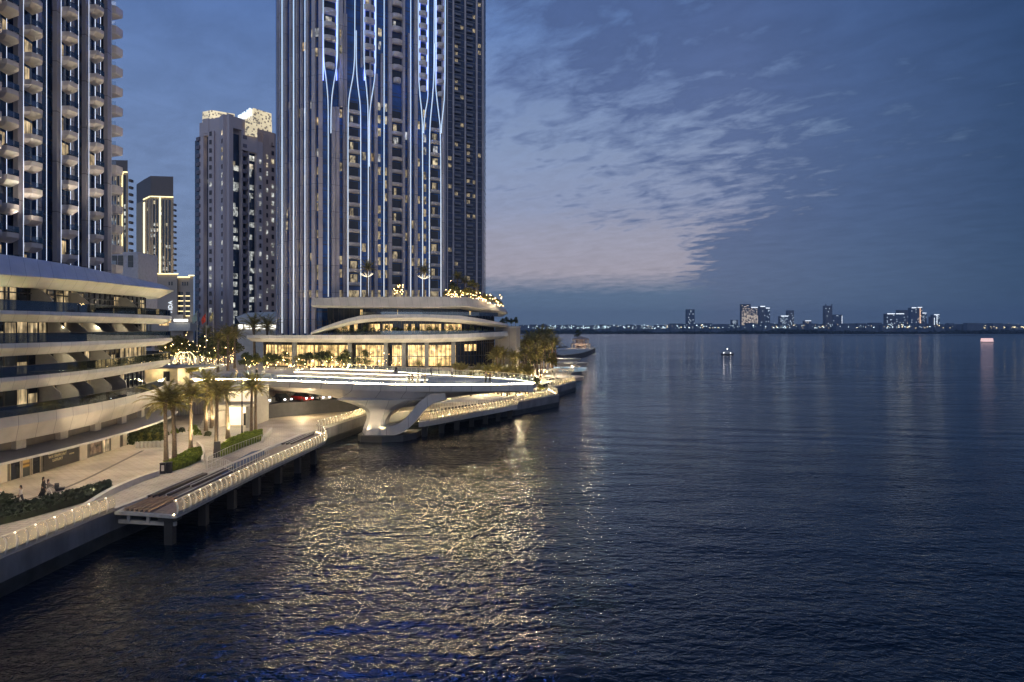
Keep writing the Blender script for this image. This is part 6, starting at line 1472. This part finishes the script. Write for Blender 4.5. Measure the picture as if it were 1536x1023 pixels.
    for sg in (-1, 1):
        idx = [i for i, p in enumerate(J) if abs(p[0]-.19*sg) < .001 and abs(p[2]-1.40) < .001][0]
        g = MB(); g.tube([J[idx], J[idx+1], tuple(Vector(J[idx+1]).lerp(Vector(J[idx+2]), .85))], [.07, .058, .045 if not gown else .06], 9); g.build('sleeve', tm, t, smooth=True)
        f = stride*sg; g = MB(); g.ell((.105*sg, f+.06, .05), .045, .13, .05); g.build('shoe', mat('shoe', shoes, .6), t, smooth=True)
    hm = mat('scarf_%d' % int((scarf or (0,))[0]*200), scarf, .85) if scarf else HAIR; g = MB()
    g.ell((0, -.015, 1.665), .095, .108, .115, 10, 7)
    g.v = [(x, y-.03 if y > .05 and z < 1.70 else y, z) for x, y, z in g.v]
    if long_hair or scarf: g.ell((0, -.07, 1.50), .10, .06, .16, 10, 6)
    g.build('headscarf' if scarf else 'hair', hm, t, smooth=True)
    return t
def at_ground(px, py, z=2.6): return G(px, py, z)
p1 = at_ground(65.5, 743.5); person('person in a long black gown walking beside the pram on the promenade', p1, R(-60), top=(.012, .012, .015), gown=True, scarf=(.012, .012, .015), h=1.72)
p2 = at_ground(72.8, 745.5); person('person in a grey coat and light trousers pushing the dark pram', p2, R(-60), top=(.20, .17, .15), bottom=(.5, .45, .4), arms='push', scarf=(.05, .04, .04), h=1.62, stride=.3)
p3 = at_ground(31, 756.5); person('person with long dark hair in a white top carrying a black bag', p3, R(150), top=(.55, .52, .48), bottom=(.04, .04, .05), arms='bag', long_hair=True, h=1.66)
x, y, z = p3; t = thing('handbag', 'black handbag carried by the person with long hair by the hedge', 'bag', (x-.25, y-.1, z+.35), .4); m_ = MB(); m_.loft([[(-.17, -.06, 0), (.17, -.06, 0), (.17, .06, 0), (-.17, .06, 0)], [(-.14, -.04, .26), (.14, -.04, .26), (.14, .04, .26), (-.14, .04, .26)]]); m_.build('body', BLACK, t); MB().tube([(-.1, 0, .26), (-.08, 0, .45), (.08, 0, .45), (.1, 0, .26)], .012, 5).build('strap', BLACK, t)
# pram
dx, dy = -math.sin(R(-60)), math.cos(R(-60)); px_, py_ = p2[0]+dx*.85, p2[1]+dy*.85
t = thing('pram', 'dark pram with a folded hood and thin wheels pushed along the promenade', 'pram', (px_, py_, 2.6), R(-60))
m_ = MB(); m_.loft([[(-.2, -.3, .5), (.2, -.3, .5), (.2, .35, .55), (-.2, .35, .55)], [(-.26, -.38, .78), (.26, -.38, .78), (.26, .42, .75), (-.26, .42, .75)]]); m_.build('seat', BLACK, t)
m_ = MB(); m_.loft([[(s_*.26*math.cos(a)*1.0, -.30+.28*math.sin(b), .78+.42*math.sin(a)) for a in [R(x_) for x_ in (0, 40, 90, 140, 180)]] for s_ in (1,) for b in (R(-20), R(20), R(60))], closed=False, caps=False); m_.build('hood', BLACK, t)
m_ = MB(); m_.tube([(-.24, -.75, 1.05), (.24, -.75, 1.05)], .018, 6); m_.tube([(-.24, -.75, 1.05), (-.22, .35, .25)], .015, 5); m_.tube([(.24, -.75, 1.05), (.22, .35, .25)], .015, 5); m_.tube([(-.22, -.4, .25), (-.2, .2, .6)], .015, 5); m_.tube([(.22, -.4, .25), (.2, .2, .6)], .015, 5); m_.build('frame', DARK, t)
for a in (-.26, .26):
    for b in (-.42, .38): MB().tube([(a-.02, b, .16), (a+.02, b, .16)], .16, 12).build('wheel', BLACK, t)
# people on the bridge (z 8.97), each with their own look
BP = [(354.5, 562, 'person in dark clothes standing on the left end of the bridge', (.05, .06, .08), (.02, .02, .03), 'down'), (371, 561, 'person in a blue-grey top on the left end of the bridge', (.12, .16, .22), (.05, .05, .06), 'down'), (385, 561.5, 'person in black walking where the bridge deck widens', (.02, .02, .02), (.02, .02, .02), 'down'),
      (613.5, 577, 'first of four people at the bridge parapet above the pier, in black', (.02, .02, .02), (.02, .02, .02), 'rail'), (618.5, 577, 'second of four people at the parapet above the pier, in brown', (.09, .06, .04), (.03, .03, .03), 'rail'), (627, 577, 'third of four people at the parapet, in a pale top', (.40, .36, .32), (.05, .05, .05), 'down'), (637.5, 577.3, 'fourth of four people at the parapet, in a dark long coat', (.015, .015, .02), (.02, .02, .02), 'rail'),
      (594, 562, 'person in dark clothes further back on the bridge terraces', (.03, .03, .04), (.02, .02, .02), 'down'), (728.5, 574, 'left one of the pair in black near the bridge tip', (.02, .02, .03), (.02, .02, .02), 'rail'), (735, 574, 'right one of the pair in black near the bridge tip', (.03, .02, .02), (.02, .02, .02), 'rail'),
      (647, 563, 'small figure in grey behind the four people on the bridge', (.2, .2, .2), (.08, .08, .08), 'down'), (678, 565, 'small figure in a white top on the far edge of the bridge', (.5, .48, .45), (.1, .1, .12), 'down')]
for i, (px, py, lb, tp, bt, ar) in enumerate(BP):
    k = (px-CX)/F; Y = (CAMZ-8.97)*F/(py-CY)
    if i < 3: Y = 121.5+1.2*i
    x = k*Y; zz = 8.97
    n_in = ray(px, offset(near, -1.0))[1]
    if Y < n_in: Y = n_in; x = k*Y
    person(lb, (x, Y, zz), R(180)+rnd.uniform(-.7, .7), tp, bt, h=1.70+.08*(i % 3), stride=.08 if ar == 'rail' else .22, arms=ar, gown=(i == 6), scarf=(.012, .012, .015) if i == 6 else None, group='people on the bridge')

# thin evening haze over the whole bay
HZ = bpy.data.materials.new('haze'); nt = nodes(HZ)
vp = N(nt, 'ShaderNodeVolumePrincipled', {'Color': (.52, .68, .92, 1), 'Density': .00010, 'Anisotropy': .2})
o_ = nt.nodes.new('ShaderNodeOutputMaterial'); nt.links.new(vp.outputs[0], o_.inputs['Volume'])
o = MB().box(1500, 4450, -4, 16000, 9600, 236).build('haze', HZ); o['kind'] = 'stuff'
